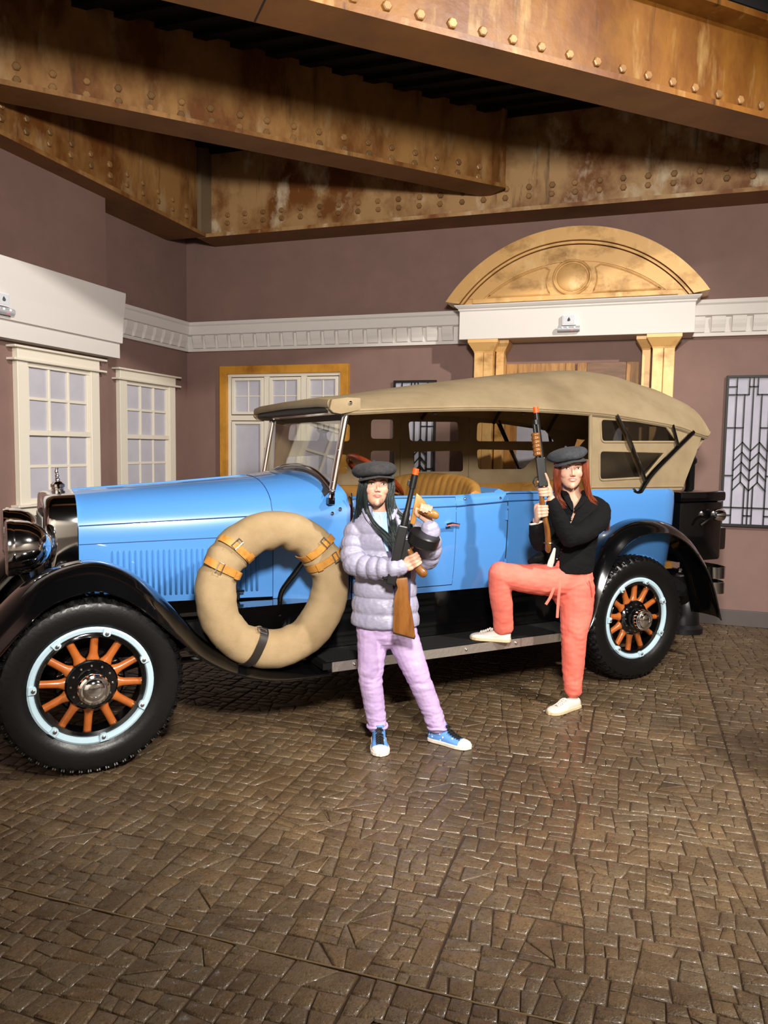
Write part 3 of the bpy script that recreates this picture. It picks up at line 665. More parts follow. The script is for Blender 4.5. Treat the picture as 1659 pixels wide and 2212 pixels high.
    cl.prism(pr, lambda u, v, d: (u, d, 0.272 - v), 0.052 * s, 0.076 * s); cm = cl.mesh('rim_clamp', M_PALE, bevel=0.002, seg=1)
    bo = MB().lathe([(0.0, 0.0), (0.010, 0.0), (0.009, 0.007), (0.005, 0.010), (0.0, 0.010)], n=8).mesh('clamp_bolt', M_NICKEL, smooth=True)
    for k in range(7):
        a = 2 * PI * (k + 0.3) / 7
        inst('rim_clamp', cm, W, (0, 0, 0), (0, a, 0))
        rr = 0.250; inst('clamp_bolt', bo, W, (rr * math.sin(a), s * 0.074, rr * math.cos(a)), (PI / 2 if s < 0 else -PI / 2, 0, 0))
for s in (-1, 1):
    for x in (0.0, 3.454): make_wheel(s, x)

# ---- fenders: a sheet swept along a curve with a crowned section
def fender(name, path, s, y_in, y_out, drop_in, drop_out, sub=6, th=0.006):
    """path: (x, z, width factor) of the crown line"""
    pts = spline([(p[0], p[1], p[2]) for p in path], sub); R = []
    for i, p in enumerate(pts):
        t = pts[min(i + 1, len(pts) - 1)] - pts[max(i - 1, 0)]; t = Vector((t.x, t.y)).normalized(); nn = Vector((t.y, -t.x))   # points down/inside for a rearward path
        w = p.z; outer = []; m = 16
        for k in range(m + 1):
            u = k / m; q = u * 2 - 1
            y = y_in + (y_out - y_in) * (0.5 + 0.5 * math.copysign(abs(q) ** 0.9, q))
            d = drop_out * w * max(0, q) ** 2.4 if q > 0 else drop_in * (-q) ** 3
            outer.append((p.x + nn.x * d, s * y, p.y + nn.y * d))
        # rolled bead at the outer lip, then back along the inside
        e = outer[-1]; lip = [(e[0] + nn.x * 0.006, s * (y_out + 0.006), e[2] + nn.y * 0.006), (e[0] + nn.x * 0.012, s * (y_out), e[2] + nn.y * 0.012), (e[0] + nn.x * 0.008, s * (y_out - 0.008), e[2] + nn.y * 0.008)]
        inner = [(a[0] + nn.x * th, a[1], a[2] + nn.y * th) for a in reversed(outer[:-1])]
        R.append([Vector(a) for a in outer + lip + inner])
    return MB().loft(R, True, True).build(name, M_BLK, CAR, smooth=True, angle=50)
FF = [(-0.60, 0.46, 1.0), (-0.52, 0.62, 1.0), (-0.37, 0.80, 1.0), (-0.24, 0.915, 1.0), (-0.09, 0.975, 1.0), (0.05, 0.985, 1.0), (0.19, 0.930, 1.0), (0.31, 0.83, 0.9), (0.45, 0.67, 0.75), (0.56, 0.545, 0.6), (0.70, 0.445, 0.42), (0.86, 0.382, 0.28), (1.02, 0.362, 0.2), (1.18, 0.362, 0.16)]
RF = [(2.93, 0.385, 0.3), (2.975, 0.50, 0.5), (3.02, 0.68, 0.7), (3.09, 0.84, 0.8), (3.20, 0.98, 0.9), (3.36, 1.065, 0.9), (3.55, 1.090, 0.9), (3.74, 1.060, 0.9), (3.92, 0.97, 0.9), (4.07, 0.82, 0.8), (4.18, 0.63, 0.6), (4.27, 0.36, 0.4)]
for s in (-1, 1):
    fender('front_fender', FF, s, 0.50, 0.875, 0.10, 0.105)
    fender('rear_fender', RF, s, 0.60, 0.875, 0.02, 0.085)

# ---- chassis, running boards, aprons
mb = MB()
for s in (-1, 1): mb.box(-0.45, 4.35, s * 0.46 - 0.03, s * 0.46 + 0.03, 0.45, 0.60)
for x in (-0.3, 0.9, 1.9, 2.9, 4.3): mb.box(x, x + 0.08, -0.46, 0.46, 0.47, 0.58)
mb.build('chassis_frame', M_BLKS, CAR)
for x in (0.0, 3.454): MB().tube([(x, -0.70, 0.422), (x, 0.70, 0.422)], 0.04, 10).build('axle', M_BLKS, CAR, smooth=True)
MB().sphere((3.454, 0, 0.42), (0.16, 0.13, 0.16), 16, 10).build('differential', M_BLKS, CAR, smooth=True)
for s in (-1, 1):
    for x0, x1 in ((-0.48, 0.55), (2.80, 4.2)):
        mb = MB(); xm = (x0 + x1) / 2
        for k in range(4):
            h = (x1 - x0) / 2 * (1 - 0.16 * k); mb.tube([(xm + h * t, s * 0.52, 0.40 - 0.014 * k + 0.10 * t * t) for t in (-1, -0.6, -0.2, 0.2, 0.6, 1)], 0.007, 6, sx=4.0)
        mb.build('leaf_spring', M_BLKS, CAR)
    MB().tube([(0.05, s * 0.46, 0.40), (1.3, s * 0.40, 0.36)], 0.016, 8).build('radius_rod', M_BLKS, CAR, smooth=True)
    rb = MB().box(1.16, 2.955, s * 0.60 - 0.005, s * 0.60 + 0.005, 0.385, 0.40)
    rb = MB(); a, e = sorted((s * 0.585, s * 0.868)); rb.box(1.14, 2.96, a, e, 0.362, 0.398)
    R_ = rb.build('running_board', M_BLKS, CAR, bevel=0.003, seg=1)
    for k in range(14):
        y = s * (0.60 + 0.0175 * k); a, e = sorted((y, y + s * 0.008)); MB().box(1.17, 2.94, a, e, 0.398, 0.403).build('board_rib', mat('black ribbed rubber', (16, 16, 16), 0.6), R_)
    a, e = sorted((s * 0.868, s * 0.874)); MB().box(1.19, 2.96, a, e, 0.350, 0.402).build('board_trim', mat('diamond pattern aluminium', (196, 188, 178), 0.3, metal=0.75, bump=(42, 0.5, (1, 1, 1))), R_)
    for k in range(5):
        MB().sphere((1.32 + 0.36 * k, s * 0.876, 0.378), 0.009, 8, 6).build('trim_screw', M_NICKEL, R_, smooth=True)
    mb = MB()   # splash apron between the board and the body
    mb.loft([[(x, s * 0.585, 0.39), (x, s * 0.575, 0.45), (x, s * 0.60, 0.58), (x, s * 0.655, 0.69), (x, s * 0.50, 0.69), (x, s * 0.50, 0.39)] for x in (0.70, 3.05)]).build('splash_apron', M_BLK, CAR, smooth=True, angle=40)
MB().tube([(4.36, -0.42, 0.50), (4.36, 0.42, 0.50)], 0.14, 20).build('fuel_tank', M_BLK, CAR, smooth=True)

# ---- radiator, lamps
def rad_ring(x, w, zt, zb, sh=0.17):
    """tombstone outline: flat sides, round shoulders, slightly arched top"""
    pts = []
    for k in range(9): pts.append((w, zb + (zt - sh - zb) * k / 8))
    for k in range(1, 11):
        a = PI / 2 * k / 10; pts.append((w - sh * 0.95 + sh * 0.95 * math.cos(a), zt - sh + sh * math.sin(a) - 0.012))
    top = [(w * (1 - 2 * k / 8) * ((w - sh * 0.95) / w), zt - 0.012 + 0.012 * (1 - (1 - 2 * k / 8) ** 2)) for k in range(1, 8)]
    half = pts; full = half + top + [(-y, z) for y, z in reversed(half)]
    return [(x, y, z) for y, z in full]
mb = MB(); mb.loft([rad_ring(-0.150, 0.268, 1.268, 0.62), rad_ring(-0.155, 0.285, 1.276, 0.61), rad_ring(-0.140, 0.300, 1.283, 0.60), rad_ring(-0.10, 0.312, 1.287, 0.60), rad_ring(0.0, 0.320, 1.290, 0.60), rad_ring(0.005, 0.31, 1.28, 0.60)])
mb.build('radiator_shell', M_CHROME, CAR, smooth=True, angle=40)
gr = MB().loft([rad_ring(-0.152, 0.255, 1.19, 0.63, 0.13), rad_ring(-0.1565, 0.252, 1.187, 0.632, 0.13)]).build('radiator_core', M_BLKS, CAR)
sl = MB().box(-0.162, -0.156, -0.004, 0.004, 0.64, 1.16).mesh('shutter_slat', M_NICKEL)
for k in range(13): inst('shutter_slat', sl, gr, (0, -0.222 + 0.037 * k, 0))
rc = MB().lathe([(0.0, 1.270), (0.042, 1.270), (0.040, 1.283), (0.031, 1.29), (0.031, 1.300), (0.036, 1.303), (0.036, 1.318), (0.030, 1.322), (0.022, 1.330), (0.012, 1.336), (0.0, 1.338)], (-0.065, 0, 0), n=24).build('radiator_cap', M_CHROME, CAR, smooth=True, angle=30)
pts = [(-0.060, 0, 1.332), (-0.068, 0, 1.352), (-0.066, 0, 1.370), (-0.070, 0, 1.388), (-0.066, 0, 1.408)]
MB().tube(spline(pts, 5), [0.011 - 0.003 * math.cos(i * 1.1) * (1 - i / 22) - 0.0035 * i / 20 for i in range(21)], 12).build('cap_ornament', M_CHROME, rc, smooth=True)
for s in (-1, 1):
    MB().tube([(-0.065 + 0.0, s * 0.030, 1.315), (-0.065, s * 0.052, 1.300)], [0.009, 0.006], 8).build('cap_wing', M_CHROME, rc, smooth=True)
for s in (-1, 1):
    y = s * 0.40; zc = 1.03
    L_ = MB().lathe([(0.0, 0.200), (0.022, 0.198), (0.052, 0.188), (0.085, 0.165), (0.112, 0.130), (0.128, 0.090), (0.134, 0.050), (0.136, 0.02), (0.0, 0.02)], (-0.325, y, zc), axis=(1, 0, 0), n=36).build('headlamp', M_CHROME, CAR, smooth=True, angle=50)
    MB().lathe([(0.118, -0.006), (0.128, -0.012), (0.139, -0.004), (0.140, 0.012), (0.136, 0.028), (0.120, 0.020)], (-0.325, y, zc), axis=(1, 0, 0), n=36).build('lamp_rim', M_CHROME, L_, smooth=True)
    MB().lathe([(0.0, -0.018), (0.06, -0.014), (0.119, 0.002), (0.119, 0.010), (0.0, 0.010)], (-0.325, y, zc), axis=(1, 0, 0), n=30).build('lamp_lens', mat('ribbed headlamp glass', (210, 214, 216), 0.12, spec=0.8), L_, smooth=True)
    MB().tube([(-0.25, y, zc - 0.13), (-0.24, y, 0.86), (-0.24, s * 0.42, 0.80)], [0.03, 0.022, 0.03], 10).build('lamp_bracket', M_BLK, L_, smooth=True)
MB().tube(spline([(-0.26, -0.40, 0.90), (-0.27, -0.2, 0.885), (-0.27, 0.2, 0.885), (-0.26, 0.40, 0.90)], 6), 0.018, 8).build('lamp_tie_bar', M_BLK, CAR, smooth=True)

# ---- hood and cowl: tombstone sections that grow and widen rearward
def body_ring(x, w, wb, zt, zs, zb, n=12, crown=2.3, zmid=None):
    """half-width w at the shoulder zs, wb at the bottom zb, arched top zt"""
    side = [(-wb - (w - wb) * (k / 8), zb + (zs - zb) * k / 8) for k in range(9)]
    top = []
    for k in range(1, 2 * n):
        u = -1 + k / n; top.append((w * u, zs + (zt - zs) * (1 - abs(u) ** crown) ** (1 / crown * 1.15)))
    full = side + top + [(-y, z) for y, z in reversed(side)]
    return [(x, y, z) for y, z in full]
HS = [(0.004, 0.318, 0.318, 1.287, 1.10), (0.25, 0.352, 0.352, 1.304, 1.105), (0.50, 0.388, 0.388, 1.321, 1.115), (0.75, 0.428, 0.428, 1.341, 1.130), (0.9992, 0.472, 0.472, 1.3635, 1.146)]
hood = MB().loft([body_ring(x, w, wb, zt, zs, 0.70) for x, w, wb, zt, zs in HS], False, False).build('hood', M_BLUE, CAR, smooth=True, angle=50)
def hood_y(x, z):
    w = interp([(h[0], h[1]) for h in HS], x)[0]; return -w
# hinge and panel lines
for (z0, z1) in ((1.117, 1.160), (1.020, 1.047)):
    for s in (-1, 1):
        mb = MB(); mb.tube([(x, -s * hood_y(x, z0) * 1.0 + s * 0.0, z0 + (z1 - z0) * x) for x in (0.006, 0.25, 0.5, 0.75, 0.994)], 0.0024, 6); mb.build('hood_seam', mat('dark blue seam', (30, 66, 122), 0.5), hood)
MB().tube([(0.006, 0, 1.288), (0.5, 0, 1.322), (0.994, 0, 1.363)], 0.006, 8).build('hood_hinge', M_BLUE, hood, smooth=True)
lv = MB(); rings = []
for (t, a, b_) in ((0, 0.0005, 0.0005), (0.02, 0.007, 0.014), (0.5, 0.007, 0.015), (0.98, 0.007, 0.014), (1, 0.0005, 0.0005)):
    rings.append([(a * math.cos(2 * PI * k / 8), -b_ * math.sin(2 * PI * k / 8), t) for k in range(8)])
lvm = lv.loft(rings).mesh('louver', M_BLUE, smooth=True, angle=40)
for s in (-1, 1):
    for k in range(27):
        x = 0.168 + 0.0286 * k
        inst('louver', lvm, hood, (x, -s * hood_y(x, 0.9), 0.735), (0, 0, 0), (1, 1, 0.250 - 0.0 * k))
for s in (-1, 1):
    for x in (0.60, 0.80):
        lt = MB().tube([(x, s * 0.475, 0.70), (x, s * 0.47, 0.76)], 0.010, 8).build('hood_latch', M_CHROME, hood, smooth=True)
        MB().tube([(x - 0.03, s * 0.482, 0.745), (x + 0.03, s * 0.482, 0.745)], 0.008, 8).build('latch_grip', M_CHROME, lt, smooth=True)
CS = [(1.0012, 0.4735, 0.474, 1.364, 1.147), (1.08, 0.505, 0.515, 1.374, 1.160), (1.16, 0.550, 0.565, 1.388, 1.175), (1.24, 0.605, 0.615, 1.398, 1.190), (1.31, 0.655, 0.655, 1.396, 1.200), (1.372, 0.692, 0.682, 1.385, 1.205)]
cowl = MB().loft([body_ring(x, w, wb, zt, zs, 0.69, crown=2.3) for x, w, wb, zt, zs in CS], False, False).build('cowl', M_BLUE, CAR, smooth=True, angle=50)
mb = MB()      # dashboard closing the cowl
mb.loft([body_ring(1.362, 0.68, 0.67, 1.375, 1.20, 0.70), body_ring(1.40, 0.66, 0.66, 1.34, 1.19, 0.70)], False, False); mb.add(body_ring(1.40, 0.66, 0.66, 1.34, 1.19, 0.70), [tuple(range(len(body_ring(1.4, .66, .66, 1.34, 1.19, .7))))]); mb.build('dashboard', M_MAHOG, CAR)
MB().tube(body_ring(1.0002, 0.4735, 0.4735, 1.3645, 1.1465, 0.69), 0.0022, 6).build('cowl_seam', mat('dark blue seam', (30, 66, 122), 0.5), cowl)
for p in ((1.32, -0.672, 1.20), (1.285, -0.645, 1.175)):
    MB().sphere(p, 0.011, 10, 8).build('cowl_button', M_CHROME, cowl, smooth=True)

# ---- tub: shell around the seats, open on top
PROF = [(0.69, 0.672), (0.76, 0.688), (0.90, 0.704), (1.05, 0.712), (1.18, 0.713), (1.235, 0.706), (1.262, 0.694), (1.272, 0.680)]
def ztop(x): return interp([(1.37, 0.0), (2.06, -0.006), (2.43, 0.012), (4.1, 0.012)], x)[0]
def plan(hw, x1=4.02, r=0.24):
    pts = [(1.376, -hw)] + [(1.376 + (x1 - r - 1.376) * k / 14, -hw * (1.0 if k < 12 else 1.0 - 0.004 * (k - 11))) for k in range(1, 15)]
    hw2 = hw * (1 - 0.012)
    for k in range(1, 9):
        a = -PI / 2 + PI / 2 * k / 8; pts.append((x1 - r + r * 1.0 * math.cos(a), -hw2 + r + r * math.sin(a)))
    for k in range(1, 6): pts.append((x1 + 0.015 * math.sin(PI * k / 10), (-hw2 + r) * (1 - k / 5)))
    full = pts + [(x, -y) for x, y in reversed(pts[:-1])]
    return full
rings = []
for z, hw in PROF: rings.append([(x + (0.03 * (z - 0.69) / 0.58 if x > 3.7 else 0), y, z + ztop(x) * max(0, (z - 1.0) / 0.27)) for x, y in plan(hw)])
tub = MB().loft(rings, False, False).build('body_tub', M_BLUE, CAR, smooth=True, angle=50)
mb = MB(); rings = [[(x, y, z + ztop(x) * (1 if z > 1 else 0)) for x, y in plan(hw, 3.99, 0.22)] for z, hw in ((1.272, 0.680), (1.266, 0.655), (1.22, 0.632), (0.75, 0.62))]
mb.loft(rings, False, False); mb.box(1.376, 4.0, -0.62, 0.62, 0.70, 0.75); mb.build('interior_lining', M_LEATHER, CAR, smooth=True, angle=50)
# doors: proud panels with rounded corners and a dark gap
def door(name, xa, xb, za, zb_, s):
    gap = MB(); pan = MB(); nx = 10
    zs = [za + (zb_ - za) * k / 10 for k in range(11)]
    def yy(z): return interp([(p[0], p[1]) for p in PROF], z)[0]
    for (mbb, e, off) in ((gap, 0.0, 0.0012), (pan, 0.005, 0.005)):
        rings = []
        for z in [za + e + (zb_ - za - 2 * e) * k / 10 for k in range(11)]:
            rings.append([(xa + e + (xb - xa - 2 * e) * j / nx, s * (yy(z) + off), z + ztop(xa) * max(0, (z - 1.0) / 0.27)) for j in range(nx + 1)] + [(xb - e, s * (yy(z) - 0.02), z), (xa + e, s * (yy(z) - 0.02), z)])
        mbb.loft(rings, True, True)
    d = pan.build(name, M_BLUE, CAR, smooth=True, angle=40); gap.build('door_gap', M_SEAM, d)
    return d
for s in (-1, 1):
    d1 = door('front_door', 1.382, 2.058, 0.725, 1.258, s); d2 = door('rear_door', 2.432, 3.10, 0.725, 1.262, s)
    for d, x in ((d1, 2.005), (d2, 3.04)):
        h = MB().tube([(x, s * 0.715, 1.10), (x, s * 0.752, 1.10)], [0.017, 0.012], 10).build('door_handle', M_CHROME, d, smooth=True)
        MB().tube(spline([(x - 0.045, s * 0.757, 1.097), (x, s * 0.760, 1.103), (x + 0.045, s * 0.757, 1.097)], 5), 0.010, 8, sx=0.8).build('handle_grip', M_CHROME, h, smooth=True)
    for d, x in ((d1, 1.39), (d2, 2.425)):
        for z in (0.84, 1.14): MB().tube([(x, s * 0.716, z - 0.03), (x, s * 0.716, z + 0.03)], 0.011, 8).build('door_hinge', M_BLUE, d, smooth=True)
    mb = MB(); mb.tube([(1.38, s * 0.716, 1.190), (2.06, s * 0.717, 1.204), (2.43, s * 0.715, 1.226), (3.1, s * 0.713, 1.236)], 0.004, 6); mb.build('belt_line', mat('dark blue coach line', (36, 78, 136), 0.4), tub)
    for x in (2.12, 2.38): MB().sphere((x, s * 0.707, 1.245), 0.009, 8, 6).build('snap_stud', M_CHROME, tub, smooth=True)
MB().tube([(1.375, -0.712, 0.70), (1.375, -0.716, 1.0), (1.375, -0.716, 1.20), (1.374, -0.70, 1.29)], 0.004, 6).build('cowl_gap', M_SEAM, tub)

# ---- seats
def seat_back(name, x, yh, z0, z1, depth, pleats, lean=0.10):
    rings = []; n = pleats * 6
    for k in range(n + 1):
        u = -1 + 2 * k / n; y = yh * u; c = 1 - abs(u) ** 5; dx = -0.16 * abs(u) ** 3.2     # wraps forward at the ends
        pl = 0.010 * abs(math.sin(PI * k / 6)) ** 0.6
        zt = z1 - 0.085 * abs(u) ** 3
        r = []
        r.append((x + dx - lean * 0 - 0.0 - pl, y, z0)); r.append((x + dx + lean * 0.5 - pl, y, (z0 + zt) / 2)); r.append((x + dx + lean - pl, y, zt - 0.05)); r.append((x + dx + lean + 0.02, y, zt - 0.008)); r.append((x + dx + lean + 0.05, y, zt)); r.append((x + dx + lean + 0.085, y, zt - 0.012)); r.append((x + dx + lean + 0.10, y, zt - 0.06)); r.append((x + dx + 0.10, y, z0))
        rings.append(r)
    return MB().loft(rings, True, True).build(name, M_LEATHER, CAR, smooth=True, angle=60)
seat_back('front_seat_back', 2.24, 0.655, 0.90, 1.372, 0.1, 16); seat_back('rear_seat_back', 3.62, 0.60, 0.85, 1.33, 0.1, 14)
for x0, x1 in ((1.75, 2.26), (3.10, 3.65)):
    MB().box(x0, x1, -0.60, 0.60, 0.75, 0.96).build('seat_cushion', M_LEATHER, CAR, bevel=0.04, smooth=True)
MB().loft([[(x, y, z) for x, z in ((2.37, 1.20), (2.37, 1.285), (2.40, 1.30), (2.44, 1.285), (2.44, 1.20))] for y in (-0.66, 0.66)]).build('tonneau_rail', M_BLUE, CAR, smooth=True)

# ---- steering
hubp = Vector((1.70, -0.34, 1.365)); ax = Vector((0.62, 0, 0.78)).normalized(); e1 = Vector((0, 1, 0)); e2 = ax.cross(e1)
sw = MB().tube([hubp + (e1 * math.cos(2 * PI * k / 40) + e2 * math.sin(2 * PI * k / 40)) * 0.20 for k in range(40)], 0.0155, 10, loop=True).build('steering_wheel', M_MAHOG, CAR, smooth=True)
for k in range(4):
    a = PI / 4 + PI / 2 * k; d = e1 * math.cos(a) + e2 * math.sin(a); MB().tube([hubp - ax * 0.03, hubp + d * 0.10 - ax * 0.02, hubp + d * 0.195], [0.016, 0.013, 0.013], 8).build('wheel_spoke', M_MAHOG, sw, smooth=True)
MB().lathe([(0, -0.04), (0.035, -0.04), (0.04, -0.01), (0.03, 0.012), (0, 0.018)], hubp, axis=ax, n=18).build('horn_button', M_BLK, sw, smooth=True)
MB().tube([hubp - ax * 0.03, hubp - ax * 0.45], 0.02, 10).build('steering_column', M_BLK, sw, smooth=True)

# ---- windshield
def ws(y): # base curve over the cowl
    u = min(1, abs(y) / 0.60); z = 1.428 - 0.118 * u ** 2.2; return Vector((1.300 + 0.1818 * (z - 1.305), y, z))
wf = MB().tube([ws(-0.60 + 1.2 * k / 24) for k in range(25)], 0.016, 8, sx=1.2, sy=0.6).build('windshield_base', M_CHROME, CAR, smooth=True)
mb = MB(); ra = [ws(-0.60 + 1.2 * k / 24) for k in range(25)]; mb.loft([[p, p + Vector((-0.045, 0, -0.040))] for p in ra], False, False); mb.build('windshield_apron', mat('grey rubber apron', (60, 62, 66), 0.25, coat=0.5), wf, smooth=True)
top_ = [Vector((1.3785, -0.60 + 1.2 * k / 24, 1.737 + 0.0)) for k in range(25)]
MB().loft([[a, b_] for a, b_ in zip(ra, top_)], False, False).build('windshield_glass', M_WSG, wf)
MB().tube([(1.372, -0.60, 1.74), (1.372, 0.60, 1.74)], 0.012, 8).build('windshield_header', M_CHROME, wf, smooth=True)
for s in (-1, 1):
    p0 = Vector((1.300, s * 0.605, 1.305)); p1 = Vector((1.380, s * 0.605, 1.745))
    P_ = MB().tube([p0, p1], 0.026, 12, sx=1.0, sy=0.7).build('windshield_post', M_CHROME, wf, smooth=True)
    MB().tube(spline([p0 + Vector((0.005, 0, 0.04)), p0 + Vector((0, 0, -0.005)), (1.288, s * 0.628, 1.275), (1.278, s * 0.648, 1.245)], 5), 0.016, 8).build('post_foot', M_CHROME, P_, smooth=True)
    MB().box(1.258, 1.296, min(s * 0.615, s * 0.655), max(s * 0.615, s * 0.655), 1.225, 1.262).build('foot_clamp', M_BLK, P_, bevel=0.005)
    for t in (0.1, 0.5, 0.93): MB().sphere(p0.lerp(p1, t) + Vector((-0.012, s * 0.016, 0)), 0.007, 8, 6).build('post_screw', M_CHROME, P_, smooth=True)

# ---- canvas top
EDGE = [(1.262, 1.752), (1.39, 1.748), (1.80, 1.777), (2.46, 1.806), (3.16, 1.797), (3.565, 1.768), (3.927, 1.730), (4.12, 1.690), (4.27, 1.668), (4.325, 1.70)]
CRWN = [(1.262, 1.815), (1.39, 1.842), (1.60, 1.872), (2.10, 1.958), (2.84, 2.072), (3.30, 2.125), (3.52, 2.140), (3.80, 2.115), (4.10, 2.030), (4.27, 1.955), (4.325, 1.92)]
POW = [(1.262, 5.0), (1.5, 3.4), (2.2, 2.5), (3.5, 2.3), (4.0, 2.6), (4.325, 4.5)]
HWD = [(1.262, 0.63), (1.4, 0.655), (2.0, 0.668), (4.0, 0.668), (4.2, 0.660), (4.27, 0.645), (4.325, 0.62)]
def smooth_tab(tab):
    out = spline([(a, b_, 0) for a, b_ in tab], 8); return [(p.x, p.y) for p in out]
ES, CSM = smooth_tab(EDGE), smooth_tab(CRWN)
def roof_ring(x, dz=0.0, dy=0.0):
    e = interp(ES, x)[0]; c = interp(CSM, x)[0]; p = interp(POW, x)[0]; w = interp(HWD, x)[0] + dy; r = []
    for k in range(41):
        u = -1 + 2 * k / 40; u = math.copysign(1 - (1 - abs(u)) ** 1.35, u)
        wr = 0.010 * math.exp(-((abs(u) - 0.62) / 0.22) ** 2) * (math.sin(x * 9 + u * 7) + 0.6 * math.sin(x * 17 - u * 5)) * min(1, max(0, (x - 2.3)))   # soft folds
        z = e + (c - e) * (1 - abs(u) ** p) ** (1.0 if p < 2.6 else 1.0) + wr + dz
        r.append((x, w * u, z))
    # short valance hanging at both edges
    return [(x, -w - 0.004, e - 0.016 + dz)] + r + [(x, w + 0.004, e - 0.016 + dz)]
xs = [1.262, 1.28, 1.32] + [1.40 + 0.06 * k for k in range(47)] + [4.19, 4.23, 4.27, 4.30, 4.325]
mb = MB(); outer = [roof_ring(x) for x in xs]; inner = [roof_ring(x, -0.012, -0.010) for x in xs]
full = [o_ + list(reversed(i_)) for o_, i_ in zip(outer, inner)]
mb.loft(full, True, True); top = mb.build('canvas_top', M_CANVAS, CAR, smooth=True, angle=50)
# hem seam along the edge, front roll, near front flaps with snap
for s in (-1, 1):
    mb = MB(); mb.tube([(x, s * (interp(HWD, x)[0] + 0.003), interp(ES, x)[0] - 0.004) for x in xs[2:]], 0.006, 6); mb.build('top_hem', M_CANVAS, top, smooth=True)
    fp = [(1.255, 1.755), (1.255, 1.745), (1.275, 1.728), (1.32, 1.722), (1.37, 1.732), (1.44, 1.750), (1.44, 1.815), (1.36, 1.815), (1.265, 1.80)]
    MB().prism(fp, lambda u, v, d: (u, s * d, v), 0.640, 0.668).build('corner_flap', M_CANVAS, top, bevel=0.006, smooth=True)
    MB().sphere((1.375, s * 0.672, 1.785), 0.012, 10, 8).build('flap_snap', M_CHROME, top, smooth=True)
mb = MB(); mb.tube([(1.262, -0.64, 1.778), (1.255, -0.5, 1.788), (1.252, 0, 1.795), (1.255, 0.5, 1.788), (1.262, 0.64, 1.778)], 0.017, 10, sx=0.7, sy=1.35); mb.build('front_roll', M_CANVAS, top, smooth=True)
MB().box(1.265, 1.35, -0.60, 0.60, 1.742, 1.775).build('header_board', mat('dark wood header', (46, 40, 30), 0.6), top)
# wooden roof bows
for x in (1.95, 2.60, 3.28, 3.85):
    c = interp(CSM, x)[0]; e = interp(ES, x)[0]; p = interp(POW, x)[0]
    MB().tube([(x, 0.63 * u, e + (c - e) * (1 - abs(u) ** p) - 0.035) for u in [-1 + k / 10 for k in range(21)]], 0.014, 6).build('roof_bow', mat('dark bow wood', (40, 32, 24), 0.6), top, smooth=True)
def rpoly(pts, r, n=5):
    out = []; m = len(pts)
    for i in range(m):
        p = Vector(pts[i]); a = (Vector(pts[i - 1]) - p); c = (Vector(pts[(i + 1) % m]) - p); la = min(r, a.length * 0.45); lc = min(r, c.length * 0.45)
        a = p + a.normalized() * la; c = p + c.normalized() * lc
        for k in range(n + 1):
            t = k / n; out.append(a * (1 - t) ** 2 + p * 2 * t * (1 - t) + c * t * t)
    return out
# rear curtain
rr_ = roof_ring(4.318, -0.004)[1:-1]; n_ = len(rr_)
bot = []
for k in range(n_):
    u = -1 + 2 * k / (n_ - 1); y = 0.655 * math.copysign(min(1, abs(u) * 1.02), u); bot.append((4.055 - 0.16 * max(0, abs(u) - 0.72) / 0.28, y, 1.268))
mb = MB(); NR = 16; R4 = [[Vector(a).lerp(Vector(b_), k / NR) for a, b_ in zip(rr_, bot)] for k in range(NR + 1)]
def rc_x(y, z): return 4.318 - 0.263 * (1.92 - z) / 0.652
vs = [p for r in R4 for p in r] + [Vector((p.x - 0.010, p.y * 0.99, p.z)) for r in R4 for p in r]; fs = []; nv = len(R4) * n_
for i in range(NR):
    for j in range(n_ - 1):
        q = (i * n_ + j, i * n_ + j + 1, (i + 1) * n_ + j + 1, (i + 1) * n_ + j); c = (vs[q[0]] + vs[q[2]]) / 2
        if -0.235 < c.y < 0.26 and 1.59 < c.z < 1.76: continue
        fs.append(q); fs.append(tuple(k + nv for k in reversed(q)))
rcur = mb.add(vs, fs).build('rear_curtain', M_CANVAS, top, smooth=True, angle=50)
wpl = rpoly([(-0.225, 1.595), (0.25, 1.595), (0.25, 1.755), (-0.225, 1.755)], 0.06)
MB().tube([(rc_x(p[0], p[1]) - 0.004, p[0], p[1]) for p in wpl], 0.016, 8, loop=True).build('rear_window_binding', M_CANVAS, rcur, smooth=True)
MB().add([(rc_x(p[0], p[1]) - 0.004, p[0], p[1]) for p in wpl], [tuple(range(len(wpl)))]).build('rear_window', M_CLEAR, rcur)

# ---- side curtains, cut as one sheet with rounded window holes
def sheet(name, outline, holes, y, th, m, parent, r=0.03):
    cu = bpy.data.curves.new(name, 'CURVE'); cu.dimensions = '2D'; cu.fill_mode = 'BOTH'; cu.extrude = th / 2
    for pl in [outline] + holes:
        sp = cu.splines.new('POLY'); sp.points.add(len(pl) - 1); sp.use_cyclic_u = True
        for q, p in zip(sp.points, pl): q.co = (p[0], p[1], 0, 1)
    t = bpy.data.objects.new('tmp', cu); COL.objects.link(t); bpy.context.view_layer.update()
    me = bpy.data.meshes.new_from_object(t.evaluated_get(bpy.context.evaluated_depsgraph_get())); bpy.data.objects.remove(t)
    me.transform(Matrix.Rotation(PI / 2, 4, 'X')); me.materials.clear(); me.materials.append(m)
    o = bpy.data.objects.new(name, me); COL.objects.link(o); o.parent = parent; o.location = (0, y, 0); return o
def binding(parent, hole, y, rad=0.006, m=None):
    MB().tube([(p[0], y, p[1]) for p in hole], rad, 6, loop=True).build('window_binding', m or M_CANVAS, parent, smooth=True)
def pane_in(parent, hole, y):
    MB().prism([(p[0], p[1]) for p in hole], lambda u, v, d: (u, d, v), y - 0.001, y + 0.001).build('vinyl_pane', M_CLEAR, parent)
Q_UP = [(3.215, 1.755), (3.80, 1.748), (3.955, 1.615), (3.232, 1.602)]; Q_LO = [(3.218, 1.545), (3.835, 1.540), (3.64, 1.362), (3.228, 1.346)]
